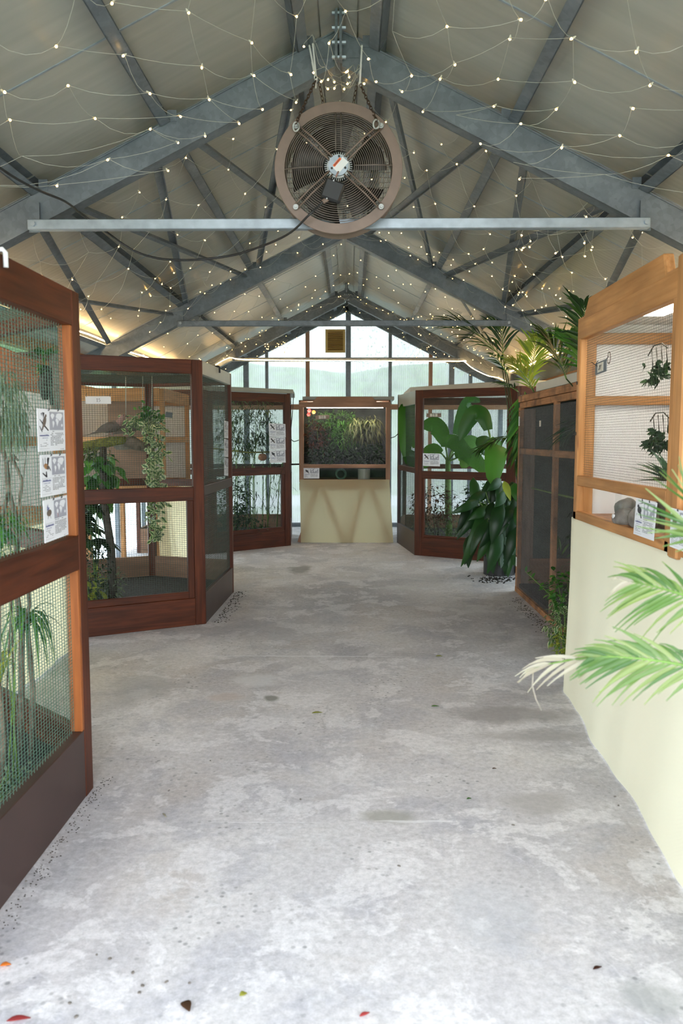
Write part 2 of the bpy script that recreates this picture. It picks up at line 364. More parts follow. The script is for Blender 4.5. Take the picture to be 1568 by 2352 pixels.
def mk_cloth(name, c, tr):
    m, nt, b = newmat(name); L = nt.links; out = nt.nodes['Material Output']
    tc = N(nt, 'ShaderNodeTexCoord'); wv = N(nt, 'ShaderNodeTexNoise', Scale=2.5, Detail=3.0); L.new(tc.outputs['Object'], wv.inputs['Vector'])
    r = ramp(nt, [(0.3, tuple(x*0.95 for x in c)), (0.7, c)]); L.new(wv.outputs[0], r.inputs[0])
    L.new(r.outputs[0], b.inputs['Base Color']); b.inputs['Roughness'].default_value = 0.9
    w2 = N(nt, 'ShaderNodeTexWave', Scale=120.0); L.new(tc.outputs['Object'], w2.inputs['Vector'])
    bp = N(nt, 'ShaderNodeBump', Strength=0.1, Distance=0.001); L.new(w2.outputs[0], bp.inputs['Height']); L.new(bp.outputs[0], b.inputs['Normal'])
    tl = N(nt, 'ShaderNodeBsdfTranslucent'); tl.inputs[0].default_value = (*c, 1)
    m2 = N(nt, 'ShaderNodeMixShader'); m2.inputs[0].default_value = tr; L.new(b.outputs[0], m2.inputs[1]); L.new(tl.outputs[0], m2.inputs[2])
    L.new(m2.outputs[0], out.inputs['Surface'])
    return m
M['cloth'] = mk_cloth('cream woven cloth', (0.82, 0.78, 0.60), 0.25)
M['cloth_far'] = mk_cloth('yellow-cream woven cloth', (0.95, 0.85, 0.56), 0.7)
def mk_glass():
    m, nt, b = newmat('clear sheet glass'); L = nt.links; out = nt.nodes['Material Output']
    tr = N(nt, 'ShaderNodeBsdfTransparent'); tr.inputs[0].default_value = (0.97, 0.98, 0.98, 1)
    gl = N(nt, 'ShaderNodeBsdfGlossy', Roughness=0.02)
    fr = N(nt, 'ShaderNodeFresnel', IOR=1.45)
    mx = N(nt, 'ShaderNodeMixShader'); fk = N(nt, 'ShaderNodeMath', operation='MULTIPLY'); L.new(fr.outputs[0], fk.inputs[0]); fk.inputs[1].default_value = 0.08; L.new(fk.outputs[0], mx.inputs[0]); L.new(tr.outputs[0], mx.inputs[1]); L.new(gl.outputs[0], mx.inputs[2])
    L.new(mx.outputs[0], out.inputs['Surface'])
    return m
M['glass'] = mk_glass()
def mk_floor():
    m, nt, b = newmat('worn concrete slab'); L = nt.links
    tc = N(nt, 'ShaderNodeTexCoord'); P = tc.outputs['Object']
    def noise(sc, det=6.0, dist=0.0, rough=0.6):
        n = N(nt, 'ShaderNodeTexNoise', Scale=sc, Detail=det, Distortion=dist, Roughness=rough); L.new(P, n.inputs['Vector']); return n.outputs[0]
    a = noise(0.75, 8.0, 0.6); r = ramp(nt, [(0.36, (0.365, 0.355, 0.364)), (0.47, (0.468, 0.451, 0.452)), (0.62, (0.546, 0.529, 0.519))]); L.new(a, r.inputs[0]); col = r.outputs[0]
    # blue-grey rubbed patches
    n2 = noise(1.9, 9.0, 0.4, 0.7); r2 = ramp(nt, [(0.50, (0, 0, 0)), (0.60, (0.55,)*3)]); L.new(n2, r2.inputs[0]); col = mixc(nt, r2.outputs[0], col, (0.331, 0.330, 0.360))
    # beige wear
    n3 = noise(1.2, 7.0, 0.8); r3 = ramp(nt, [(0.54, (0, 0, 0)), (0.66, (0.5,)*3)]); L.new(n3, r3.inputs[0]); col = mixc(nt, r3.outputs[0], col, (0.414, 0.371, 0.335))
    # pale laitance blotches
    n4 = noise(3.0, 10.0, 0.35, 0.68); r4 = ramp(nt, [(0.53, (0, 0, 0)), (0.56, (0.65,)*3)]); L.new(n4, r4.inputs[0]); col = mixc(nt, r4.outputs[0], col, (0.613, 0.597, 0.595))
    # fine white crazing
    dn = N(nt, 'ShaderNodeTexNoise', Scale=3.0, Detail=5.0); L.new(P, dn.inputs['Vector'])
    vm = N(nt, 'ShaderNodeMix', data_type='VECTOR'); vm.inputs[0].default_value = 0.22; L.new(P, vm.inputs[4]); L.new(dn.outputs[1], vm.inputs[5])
    def craze(sc, w, amt, c, msc):
        nonlocal col
        v = N(nt, 'ShaderNodeTexVoronoi', Scale=sc, feature='DISTANCE_TO_EDGE'); L.new(vm.outputs[1], v.inputs['Vector'])
        q = ramp(nt, [(0.0, (amt,)*3), (w, (0, 0, 0))]); L.new(v.outputs['Distance'], q.inputs[0])
        k = noise(msc, 4.0); kr = ramp(nt, [(0.48, (0, 0, 0)), (0.58, (1, 1, 1))]); L.new(k, kr.inputs[0])
        mm = N(nt, 'ShaderNodeMath', operation='MULTIPLY'); L.new(q.outputs[0], mm.inputs[0]); L.new(kr.outputs[0], mm.inputs[1])
        col = mixc(nt, mm.outputs[0], col, c)
    craze(4.5, 0.018, 0.45, (0.576, 0.576, 0.576), 1.6)
    craze(14.0, 0.06, 0.4, (0.562, 0.562, 0.562), 2.3)
    craze(0.8, 0.004, 0.35, (0.216, 0.216, 0.216), 0.9)
    # dark pits
    pv = N(nt, 'ShaderNodeTexVoronoi', Scale=26.0); L.new(P, pv.inputs['Vector'])
    pr = ramp(nt, [(0.13, (0.75,)*3), (0.24, (0, 0, 0))]); L.new(pv.outputs['Distance'], pr.inputs[0])
    pk = noise(1.7, 5.0, 0.5); pkr = ramp(nt, [(0.50, (0, 0, 0)), (0.62, (1, 1, 1))]); L.new(pk, pkr.inputs[0])
    pm = N(nt, 'ShaderNodeMath', operation='MULTIPLY'); L.new(pr.outputs[0], pm.inputs[0]); L.new(pkr.outputs[0], pm.inputs[1])
    col = mixc(nt, pm.outputs[0], col, (0.17, 0.17, 0.17))
    g = noise(34.0, 9.0, 0.0, 0.85); gr = ramp(nt, [(0.36, (0.70,)*3), (0.60, (1.08,)*3)]); L.new(g, gr.inputs[0]); col = mixc(nt, 1.0, col, gr.outputs[0], 'MULTIPLY')
    # individual stains seen in the photograph: (x, y, radius x, radius y, strength, colour)
    for sxx, sy, rx, ry, st, c in STAINS:
        mp = N(nt, 'ShaderNodeMapping'); mp.vector_type = 'POINT'
        mp.inputs['Scale'].default_value = (1/rx, 1/ry, 0); mp.inputs['Location'].default_value = (-sxx/rx, -sy/ry, 0)
        nd = N(nt, 'ShaderNodeMix', data_type='VECTOR'); nd.inputs[0].default_value = min(0.12, rx*0.35); L.new(P, nd.inputs[4]); 
        dd = N(nt, 'ShaderNodeTexNoise', Scale=6.0, Detail=4.0); L.new(P, dd.inputs['Vector'])
        sb = N(nt, 'ShaderNodeVectorMath', operation='MULTIPLY_ADD'); L.new(dd.outputs[1], sb.inputs[0]); k = max(min(rx, ry)*1.3, 0.045); sb.inputs[1].default_value = (k, k, 0)
        of = N(nt, 'ShaderNodeVectorMath', operation='SUBTRACT'); L.new(P, of.inputs[0]); of.inputs[1].default_value = (k/2, k/2, 0)
        L.new(of.outputs[0], sb.inputs[2]); L.new(sb.outputs[0], mp.inputs['Vector'])
        ln = N(nt, 'ShaderNodeVectorMath', operation='LENGTH'); L.new(mp.outputs[0], ln.inputs[0])
        q = ramp(nt, [(0.55, (st,)*3), (1.0, (0, 0, 0))]); L.new(ln.outputs['Value'], q.inputs[0]); col = mixc(nt, q.outputs[0], col, c)
    col = mixc(nt, 1.0, col, (1.22, 1.205, 1.235), 'MULTIPLY')
    L.new(col, b.inputs['Base Color'])
    rr = ramp(nt, [(0.3, (0.75,)*3), (0.7, (0.55,)*3)]); L.new(a, rr.inputs[0]); L.new(rr.outputs[0], b.inputs['Roughness'])
    bp = N(nt, 'ShaderNodeBump', Strength=0.25, Distance=0.004); L.new(g, bp.inputs['Height']); L.new(bp.outputs[0], b.inputs['Normal'])
    return m
def st(px, py, rx, ry, s, c):
    p = at_z(px, py, 0); return (p.x, p.y, rx, ry, s, c)
DK = (0.27, 0.27, 0.25)
STAINS = [st(690, 1307, 0.16, 0.35, 0.75, (0.144, 0.137, 0.130)), st(622, 1604, 0.055, 0.06, 0.9, (0.173, 0.173, 0.151)),
          st(888, 1872, 0.13, 0.07, 0.75, (0.259, 0.252, 0.216)), st(1235, 1845, 0.17, 0.13, 0.6, (0.288, 0.274, 0.259)),
          st(1175, 1640, 0.40, 0.16, 0.7, (0.245, 0.230, 0.223)), st(1230, 1690, 0.35, 0.10, 0.6, (0.274, 0.259, 0.252)),
          st(1500, 2290, 0.12, 0.10, 0.6, (0.259, 0.266, 0.252)), st(515, 1602, 0.12, 0.08, 0.5, (0.396, 0.324, 0.288)),
          st(330, 1580, 0.25, 0.35, 0.5, (0.302, 0.302, 0.302)), st(600, 1450, 0.5, 0.5, 0.35, (0.288, 0.288, 0.302)),
          st(590, 1560, 0.17, 0.17, 0.6, (0.55, 0.55, 0.55)), st(490, 1395, 0.12, 0.16, 0.5, (0.53, 0.53, 0.53)), st(920, 1350, 0.35, 0.08, 0.6, (0.50, 0.50, 0.48)), st(980, 1330, 0.2, 0.1, 0.5, (0.50, 0.50, 0.48)),
          st(690, 1507, 0.85, 0.010, 0.9, (0.62, 0.62, 0.62)), st(600, 1888, 0.30, 0.004, 0.5, (0.66, 0.66, 0.66)), st(960, 1885, 0.2, 0.012, 0.5, (0.66, 0.66, 0.66)), st(1090, 1400, 0.3, 0.25, 0.4, (0.50, 0.50, 0.49)),
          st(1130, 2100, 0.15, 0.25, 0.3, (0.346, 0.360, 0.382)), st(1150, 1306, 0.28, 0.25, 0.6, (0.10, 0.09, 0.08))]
M['floor'] = mk_floor()
# ================================================================== STRUCTURE
RX = -0.07            # ridge line
SL = 0.505            # roof slope
RT = 3.70             # top of the rafters at the ridge
def zt(s): return RT - SL*abs(s)              # top of rafter at offset s from the ridge
def zr(s): return zt(s) + 0.095               # underside of the roof sheets
YT = [0.76, 4.53, 8.30, 12.05]
WALL = 2.90; Y0, Y1 = -0.2, 13.55
cosr = 1/math.sqrt(1+SL*SL)

fl = MB(); fl.box((0, 6.2, -0.06), (7.2, 16.4, 0.12)); floor = fl.build('floor', M['floor']); floor['kind'] = 'structure'

# roof: insulated sheets one metre wide, ridge to eave
def roof_side(side, name):
    root = struct(name, (RX, 0, 0))
    y = Y0
    while y < Y1-0.05:
        y2 = min(y+0.98, Y1+0.25)
        m = MB(); g = 0.004
        x0, x1 = 0.0, 3.15
        vs = []
        for yy in (y+g, y2-g):
            for s, dz in ((x0, 0), (x1, 0), (x1, 0.06), (x0, 0.06)):
                vs.append((RX+side*s, yy, zr(s)+dz))
        fs = [(0, 1, 2, 3), (7, 6, 5, 4), (0, 4, 5, 1), (1, 5, 6, 2), (2, 6, 7, 3), (3, 7, 4, 0)]
        if side < 0: fs = [f[::-1] for f in fs]
        m.add(vs, fs); pn = m.build('panel', M['panel'], root)
        j = MB(); nv = Vector((side*SL, 0, 1)).normalized(); j.bar((RX+side*0.1, y2, zr(0.1)-0.001), (RX+side*3.1, y2, zr(3.1)-0.001), 0.012, 0.005, nv); j.build('joint_strip', M['galv_light'], pn)
        y = y2
    return root
roof_side(-1, 'ceiling_left'); roof_side(1, 'ceiling_right')
m = MB()
for sd in (-1, 1):
    vs = [(RX, Y0, zr(0)-0.015), (RX+sd*0.10, Y0, zr(0.10)-0.012), (RX+sd*0.10, Y1, zr(0.10)-0.012), (RX, Y1, zr(0)-0.015),
          (RX, Y0, zr(0)+0.07), (RX+sd*0.10, Y0, zr(0.10)+0.07), (RX+sd*0.10, Y1, zr(0.10)+0.07), (RX, Y1, zr(0)+0.07)]
    m.add(vs, [(0, 1, 2, 3), (7, 6, 5, 4), (0, 4, 5, 1), (1, 5, 6, 2), (2, 6, 7, 3), (3, 7, 4, 0)])
o = m.build('ridge_trim', M['panel']); o['kind'] = 'structure'

# steel portal frames
def truss(Y, name_label, tie=True):
    root = struct('roof_truss', (RX, Y, zt(0)), name_label)
    for sd in (-1, 1):
        m = MB(); s0, s1 = 0.02, 2.95
        D = 0.165/cosr     # vertical depth of the C section
        def plate(y0, y1, za, zb, sa=s0, sb=s1):
            vs = []
            for yy in (y0, y1):
                vs += [(RX+sd*sa, yy, zt(sa)-za), (RX+sd*sb, yy, zt(sb)-za), (RX+sd*sb, yy, zt(sb)-zb), (RX+sd*sa, yy, zt(sa)-zb)]
            fs = [(0, 1, 2, 3), (7, 6, 5, 4), (0, 4, 5, 1), (1, 5, 6, 2), (2, 6, 7, 3), (3, 7, 4, 0)]
            if sd > 0: fs = [f[::-1] for f in fs]
            m.add(vs, fs)
        plate(Y-0.004, Y+0.004, 0, D)                 # web
        plate(Y-0.012, Y+0.085, 0, 0.008)             # top flange
        plate(Y-0.012, Y+0.085, D-0.008, D)           # bottom flange
        plate(Y+0.08, Y+0.085, D-0.03, D)             # lip
        m.build('rafter', M['galv'], root)
        m = MB(); m.bar((RX+sd*2.84, Y+0.03, 0), (RX+sd*2.84, Y+0.03, zt(2.84)-0.1), 0.09, 0.12, (0, 1, 0)); m.build('post', M['galv'], root)
    m = MB()
    m.box((RX-0.012, Y-0.035, RT-0.04), (0.014, 0.07, 0.27)); m.box((RX+0.012, Y-0.035, RT-0.04), (0.014, 0.07, 0.27))
    m.box((RX, Y-0.004, RT-0.10), (0.22, 0.012, 0.10))
    sp = m.build('splice_plate', M['galv'], root)
    for k in range(4):
        m = MB(); m.disc((RX-0.035, Y-0.05, RT+0.06-0.075*k), 0, 0.011, (1, 0, 0), 0.075, 6); m.build('bolt', M['galv_light'], sp)
    if tie:
        m = MB(); zz = zt(1.69)-0.19
        zz = 2.662
        m.bar((RX-1.70, Y-0.05, zz), (RX+1.69, Y-0.05, zz), 0.05, 0.055, (0, 0, 1)); tb = m.build('tie_bar', M['galv_light'] if Y < 5 else M['galv'], root, 0.004)
        for sd in (-1, 1):
            m = MB(); m.bar((RX+sd*1.68, Y-0.02, zz-0.03), (RX+sd*1.68, Y-0.02, zz+0.13), 0.006, 0.06, (1, 0, 0)); m.build('bracket', M['galv'], root)
            m = MB(); m.disc((RX+sd*1.665, Y-0.09, zz), 0, 0.014, (0, 1, 0), 0.02, 6); m.build('bolt', M['galv_light'], tb)
    return root
labs = ['steel roof frame overhead by the entrance, without a tie bar in view', 'nearest galvanised steel roof frame, with the round fan hung from it',
        'middle galvanised steel roof frame, behind the fan', 'farthest steel roof frame, just before the glazed end wall']
for i, Y in enumerate(YT): truss(Y, labs[i], tie=i > 0)

# purlins between the frames
for sd in (-1, 1):
    for j, s in enumerate((0.215, 0.97, 1.69, 2.50)):
        for i in range(4):
            ya = YT[i]; yb = YT[i+1] if i < 3 else Y1
            if i == 0 and j == 3: continue
            p = MB(); x = RX+sd*s; zc = zr(s)-0.052
            n = Vector((sd*SL, 0, 1))
            for (w, h, off, dz) in ((0.006, 0.10, 0.028 if sd > 0 else -0.028, 0), (0.062, 0.006, 0, -0.047), (0.062, 0.006, 0, 0.047)):
                t = Vector((1, 0, -sd*SL)).normalized(); nn = n.normalized(); c = t*off+nn*dz
                p.bar(Vector((x, ya+0.01, zc))+c, Vector((x, yb-0.01, zc))+c, w, h, n)
            o = p.build('purlin', M['galv']); o['kind'] = 'structure'
            if i > 0 or True:
                c = MB(); c.bar((x-0.06*sd, ya-0.006, zc-0.03), (x-0.06*sd, ya-0.006, zc+0.03), 0.05, 0.006, (0, 1, 0)); cc = c.build('cleat', M['galv'], o)
# wind braces in the first two bays
def brace(s0, y0, s1, y1, sd, dz, w=0.045):
    a = Vector((RX+sd*s0, y0, zr(s0)-dz)); b = Vector((RX+sd*s1, y1, zr(s1)-dz))
    m = MB(); n = Vector((sd*SL, 0, 1)).normalized()
    m.bar(a, b, w, 0.005, n); sdv = (b-a).normalized().cross(n); m.bar(a+sdv*w/2-n*0.012, b+sdv*w/2-n*0.012, 0.005, 0.028, n)
    o = m.build('wind_brace', M['galv']); o['kind'] = 'structure'; return o
for sd in (-1, 1):
    for k, (a, b) in enumerate(((0.25, 0.88), (0.88, 0.22), (1.05, 1.62), (1.60, 1.02), (1.75, 2.42), (2.45, 1.78))):
        brace(a, YT[1]+0.09, b, YT[2]-0.02, sd, 0.105+0.03*(k % 2), 0.05)
brace(1.05, YT[2]+0.09, 2.40, YT[3]-0.02, 1, 0.11, 0.04)

# end wall: studs, transoms and fluted panes
ew = struct('wall_end', (0, 13.5, 0), 'end wall of fluted translucent panes in a steel and timber frame')
YE = 13.5
studs = [(-2.45, 0.07, 'galv'), (-1.757, 0.085, 'galv'), (-1.41, 0.05, 'galv'), (-0.727, 0.065, 'beech'), (-0.048, 0.085, 'galv'), (0.65, 0.055, 'galv'), (1.325, 0.06, 'beech'), (1.675, 0.085, 'galv'), (1.99, 0.055, 'galv'), (2.5, 0.07, 'galv')]
def ztop_end(x): return zr(x-RX)-0.005
for x, w, mt in studs:
    m = MB(); m.bar((x, YE-0.03, 0), (x, YE-0.03, ztop_end(x)), w, 0.07, (0, 1, 0)); m.build('mullion', M[mt], ew)
tz = at_y(750, 935, YE).z
m = MB(); m.bar((-2.85, YE-0.045, tz), (2.75, YE-0.045, tz), 0.05, 0.09, (0, 0, 1)); m.build('transom', M['beech'], ew)
for sd in (-1, 1):
    m = MB(); m.bar((RX, YE-0.06, zr(0)-0.12), (RX+sd*2.9, YE-0.06, zr(2.9)-0.12), 0.05, 0.16, (0, 0, 1)); m.build('verge_rail', M['galv'], ew)
m = MB(); m.box((0, YE-0.02, 0.03), (5.8, 0.12, 0.07)); m.build('sill', M['galv'], ew)
xs = [-2.9]+[s[0] for s in studs]+[2.85]
for a, b in zip(xs[:-1], xs[1:]):
    pts = [(a, 0.05), (b, 0.05), (b, ztop_end(b))]
    if a < RX < b: pts.append((RX, ztop_end(RX)))
    pts.append((a, ztop_end(a)))
    m = MB(); n = len(pts)
    m.add([(x, YE+0.01, z) for x, z in pts]+[(x, YE+0.02, z) for x, z in pts], [tuple(range(n)), tuple(range(2*n-1, n-1, -1))]+[(k, n+k, n+(k+1) % n, (k+1) % n) for k in range(n)])
    m.build('pane', M['poly'], ew)
tw = thing('climbing_twigs', 'scattered twigs and small leaves of a climber outside the upper right end panes', 'plant', (1.45, 13.75, -0.13))
m = MB(); RR = random.Random(3)
for k in range(14):
    p = Vector((0.1+k*0.17, 13.60, 2.0+RR.uniform(0, .4))); pts = [p]
    for q in range(5): p = p+Vector((RR.uniform(-.12, .16), RR.uniform(-.01, .02), RR.uniform(.05, .22))); pts.append(p)
    m.tube([p for p in pts if p.z < zr(p.x-RX)-.05] or pts[:2], 0.004, 4)
m.tube([(1.45, 13.75, -0.13), (1.4, 13.72, 1.0), (1.3, 13.62, 2.1)], [0.02, 0.015, 0.008], 5); m.tube([(1.3, 13.62, 2.0), (0.2, 13.60, 2.05)], 0.006, 4); m.tube([(1.3, 13.62, 2.0), (2.4, 13.60, 2.05)], 0.006, 4)
m.build('stem', M['bark'], tw); m = MB()
for k in range(520):
    x = RR.uniform(-.1, 2.3); z = RR.uniform(1.9, max(2.0, zr(x-RX)-.1))
    if RR.random() < (0.35+0.65*(z-1.9)/1.6): m.leaf((x, 13.62+RR.uniform(0, .08), z), (RR.uniform(-1, 1), RR.uniform(-.3, .3), RR.uniform(-1, 1)), (0, -1, 0), RR.uniform(.03, .06), .02, 0.1, 2)
m.build('foliage', M['leaf_mid'], tw, kind='stuff')
# side walls
for sd, nm in ((-1, 'wall_left'), (1, 'wall_right')):
    wr = struct(nm, (sd*WALL, 6, 0)); x = sd*WALL + (0 if sd > 0 else -0.05)
    y = Y0
    while y < 13.4:
        y2 = min(y+1.26, 13.5)
        m = MB(); m.box((x, (y+y2)/2, 1.19), (0.012, y2-y-0.02, 2.34)); m.build('pane', M['poly_side'], wr)
        m = MB(); m.bar((x-sd*0.03, y, 0), (x-sd*0.03, y, 2.33), 0.045, 0.05, (1, 0, 0)); m.build('mullion', M['galv'], wr)
        y = y2
    m = MB(); m.bar((x-sd*0.05, Y0, 2.34), (x-sd*0.05, 13.5, 2.34), 0.10, 0.10); m.build('wall_plate', M['pine'], wr)
    m = MB(); m.bar((x-sd*0.04, Y0, 2.02), (x-sd*0.04, 13.5, 2.02), 0.05, 0.09); m.build('rail', M['pine'], wr)

# outside: lawn, path, shrubs
m = MB(); m.box((0, 26, -0.16), (60, 24.5, 0.05)); m.box((-16.5, 2, -0.16), (27, 24, 0.05)); m.box((16.5, 2, -0.16), (27, 24, 0.05)); m.box((0, -10, -0.16), (6, 15.6, 0.05)); o = m.build('lawn', M['grass']); o['kind'] = 'structure'
m = MB(); m.box((0, 20.5, -0.12), (40, 3.4, 0.06)); o = m.build('gravel_path', M['gravel']); o['kind'] = 'structure'
m = MB(); NX = 24; vs = []
for j in range(13):
    for i in range(NX+1):
        x = -30+60*i/NX; y = 23+j*1.6; h = -0.13+5.2*(1-math.cos(PI*j/12))/2+0.35*math.sin(x*0.5+j)*(j/12)
        vs.append((x, y, h))
W1 = NX+1
m.add(vs, [(j*W1+i, j*W1+i+1, (j+1)*W1+i+1, (j+1)*W1+i) for j in range(12) for i in range(NX)], 0, None, True); o = m.build('hillside', M['grass']); o['kind'] = 'structure'
def shrub(x, y, h, w, mat, lab):
    t = thing('shrub', lab, 'shrub', (x, y, -0.13))
    m = MB(); m.tube([(x, y, -0.13), (x+0.05, y, h*0.5)], [0.08, 0.04], 6); m.build('trunk', M['bark'], t)
    m = MB()
    for i in range(700):
        a = R.uniform(0, 2*PI); b = math.acos(R.uniform(-1, 1)); rr = R.uniform(0.6, 1.0)
        p = Vector((x+math.cos(a)*math.sin(b)*w*rr, y+math.sin(a)*math.sin(b)*w*rr, h*0.58+math.cos(b)*h*0.42*rr))
        m.leaf(p, (R.uniform(-1, 1), R.uniform(-1, 1), R.uniform(-1, 0.6)), (0, 0, 1), R.uniform(0.25, 0.45)*h/3, 0.16*h/3, 0.2, 2)
    m.build('foliage', mat, t, kind='stuff')
shrub(-5.2, 25.0, 3.6, 2.2, M['leaf_mid'], 'round green shrub outside, seen at the left of the end wall')
shrub(0.9, 27.5, 3.0, 2.6, M['leaf_mid'], 'round green shrub outside, seen through the middle end panes')
shrub(5.8, 23.5, 4.4, 2.3, M['leaf_mid'], 'tall green shrub outside, seen at the right of the end wall')
shrub(2.9, 16.6, 3.9, 0.9, M['leaf_grey'], 'thin twiggy shrub outside, close behind the right end panes')
# ================================================================== CAGES AND CABINETS
def grid_wires(m, P, Q, z0, z1, dx, dz, r, nrm, off, mi=0):
    P = Vector((P[0], P[1], 0)); Q = Vector((Q[0], Q[1], 0)); L = (Q-P).length; t = (Q-P)/L; o = Vector((nrm[0], nrm[1], 0))*off
    k = int(L/dx)
    for i in range(1, k+1):
        a = P+t*(i*L/(k+1))+o; m.bar((a.x, a.y, z0), (a.x, a.y, z1), r, r, nrm, mi, False)
    k = int((z1-z0)/dz)
    for i in range(1, k+1):
        z = z0+i*(z1-z0)/(k+1); jz = R.uniform(-0.0008, 0.0008)
        m.bar((P.x+o.x+nrm[0]*r, P.y+o.y+nrm[1]*r, z+jz), (Q.x+o.x+nrm[0]*r, Q.y+o.y+nrm[1]*r, z-jz), r, r, nrm, mi, False)

def facade(root, P, Q, nrm, zt_=2.11, z_top=2.0, mid=(1.005, 1.115), plinth=0.22, sl=0.085, sr=0.085, door=0.05, th=0.045,
           wire='wire_dark', dx=0.019, dz=0.0155, r=0.0017, mats=None, rail_bot=0.055, top_m=None, plinth_m=None, stile_m=None, mid_m=None, bead=False):
    mats = mats or 'redwood'; P = Vector((*P, 0)); Q = Vector((*Q, 0)); L = (Q-P).length; t = (Q-P)/L
    n = Vector((*nrm, 0)).normalized(); inn = -n*(th/2)
    def member(name, a, za, b, zb, w, m_, d=th, push=0.0):
        # bar between (along a, height za) and (b, zb); w = visible width
        p0 = P+t*a+inn+n*push; p1 = P+t*b+inn+n*push; p0.z = za; p1.z = zb
        mb = MB(); mb.bar(p0, p1, w, d, n); return mb.build(name, M[m_], root, 0.003)
    member('stile', sl/2, 0, sl/2, zt_, sl, stile_m or mats); member('stile', L-sr/2, 0, L-sr/2, zt_, sr, stile_m or mats)
    member('top_rail', sl, (z_top+zt_)/2, L-sr, (z_top+zt_)/2, zt_-z_top, top_m or mats, th*0.94)
    if mid: member('middle_rail', sl, (mid[0]+mid[1])/2, L-sr, (mid[0]+mid[1])/2, mid[1]-mid[0], mid_m or mats, th*0.96)
    member('plinth_board', sl, plinth/2, L-sr, plinth/2, plinth, plinth_m or mats, th*0.92)
    zb = plinth
    if door:
        a0, a1 = sl+door/2, L-sr-door/2
        zm = mid[0] if mid else z_top
        for a in (a0, a1): member('door_stile', a, plinth, a, zm, door, mats, th*0.8, -0.004)
        member('door_rail', sl+door, plinth+rail_bot/2, L-sr-door, plinth+rail_bot/2, rail_bot, mats, th*0.8, -0.004)
        zb = plinth+rail_bot
    if bead:
        for a in (sl+0.012, L-sr-0.012): 
            member('bead', a, plinth, a, mid[0], 0.024, 'redwood_bright', 0.05, 0.004); member('bead', a, mid[1], a, z_top, 0.024, 'redwood_bright', 0.05, 0.004)
    A = (P+t*sl); B = (Q-t*sr); A = (A.x, A.y); B = (B.x, B.y)
    spans = [(zb, mid[0]), (mid[1], z_top)] if mid else [(zb, z_top)]
    for k, (a, b) in enumerate(spans):
        m_ = MB(); grid_wires(m_, A, B, a, b, dx, dz, r, (n.x, n.y, 0), -th*0.6); m_.build('wire_mesh', M[wire], root, kind='stuff')

def cage(label, poly, fronts, opts, lid=None, soil=0.12, wire='wire_dark', roof_wire=True, back=True, group=None, name='bird_cage'):
    cx = sum(p[0] for p in poly)/len(poly); cy = sum(p[1] for p in poly)/len(poly)
    root = thing(name, label, 'cage', (cx, cy, 0), group)
    n = len(poly)
    for i in range(n):
        P, Q = poly[i], poly[(i+1) % n]; t = Vector((Q[0]-P[0], Q[1]-P[1])).normalized(); nr = Vector((t.y, -t.x))
        c = Vector(((P[0]+Q[0])/2-cx, (P[1]+Q[1])/2-cy))
        if nr.dot(c) < 0: nr = -nr
        if i in fronts: facade(root, P, Q, (nr.x, nr.y), **opts[i])
        elif back: facade(root, P, Q, (nr.x, nr.y), wire=wire, dx=0.026, dz=0.022, r=0.0010, door=0, sl=0.05, sr=0.05, plinth=0.32, plinth_m='plywood', top_m='redwood', mid=(1.03, 1.10))
    m = MB(); pts = [(cx+(x-cx)*0.955, cy+(y-cy)*0.955) for x, y in poly]
    m.add([(x, y, 0.003) for x, y in pts]+[(x, y, soil) for x, y in pts], [tuple(range(n))[::-1], tuple(range(n, 2*n))]+[(k, (k+1) % n, n+(k+1) % n, n+k) for k in range(n)])
    s_ = m.build('soil', M['soil'], root)
    if roof_wire:
        m = MB(); x0 = min(p[0] for p in pts); x1 = max(p[0] for p in pts); y0 = min(p[1] for p in pts); y1 = max(p[1] for p in pts)
        def clip(axis, v):
            ss = []
            for i in range(n):
                a, b = pts[i], pts[(i+1) % n]
                if (a[axis]-v)*(b[axis]-v) < 0: k = (v-a[axis])/(b[axis]-a[axis]); ss.append(a[1-axis]+k*(b[1-axis]-a[1-axis]))
            return (min(ss), max(ss)) if len(ss) >= 2 else None
        v = x0+0.01
        while v < x1:
            c = clip(0, v)
            if c: m.bar((v, c[0], 2.03), (v, c[1], 2.03), 0.0014, 0.0014, caps=False)
            v += 0.026
        v = y0+0.01
        while v < y1:
            c = clip(1, v)
            if c: m.bar((c[0], v, 2.032), (c[1], v, 2.032), 0.0014, 0.0014, caps=False)
            v += 0.026
        m.build('roof_mesh', M[wire], root, kind='stuff')
    return root

# A: nearest cage on the left
A_poly = [(-1.118, 1.98), (-1.106, 3.29), (-1.93, 4.05), (-2.82, 4.05), (-2.82, 1.98)]
A = cage('nearest red-brown timber bird cage, green wire, three bird cards on its mesh', A_poly, (0, 1),
         {0: dict(zt_=2.085, z_top=1.945, mid=(0.965, 1.105), plinth=0.29, sl=0.09, sr=0.085, door=0, wire='wire_green', dx=0.0255, dz=0.0135, r=0.0015, plinth_m='brown_paint', bead=True, th=0.06),
          1: dict(zt_=2.08, z_top=1.97, mid=(1.0, 1.09), plinth=0.26, door=0, wire='wire_green', dx=0.0255, dz=0.0135, r=0.0009)}, wire='wire_green')
# B: cage 15
B_poly = [(-2.30, 5.70), (-1.173, 6.329), (-1.143, 7.666), (-2.0, 7.95), (-2.82, 7.55), (-2.82, 6.0)]
B = cage('red-brown timber bird cage with the white number plate 15', B_poly, (0, 1),
         {0: dict(), 1: dict(top_m='grey_paint', plinth_m='brown_paint', plinth=0.25, door=0, sl=0.02, sr=0.05, mid=(1.04, 1.12), bead=False, mid_m='brown_paint')}, wire='wire_dark')
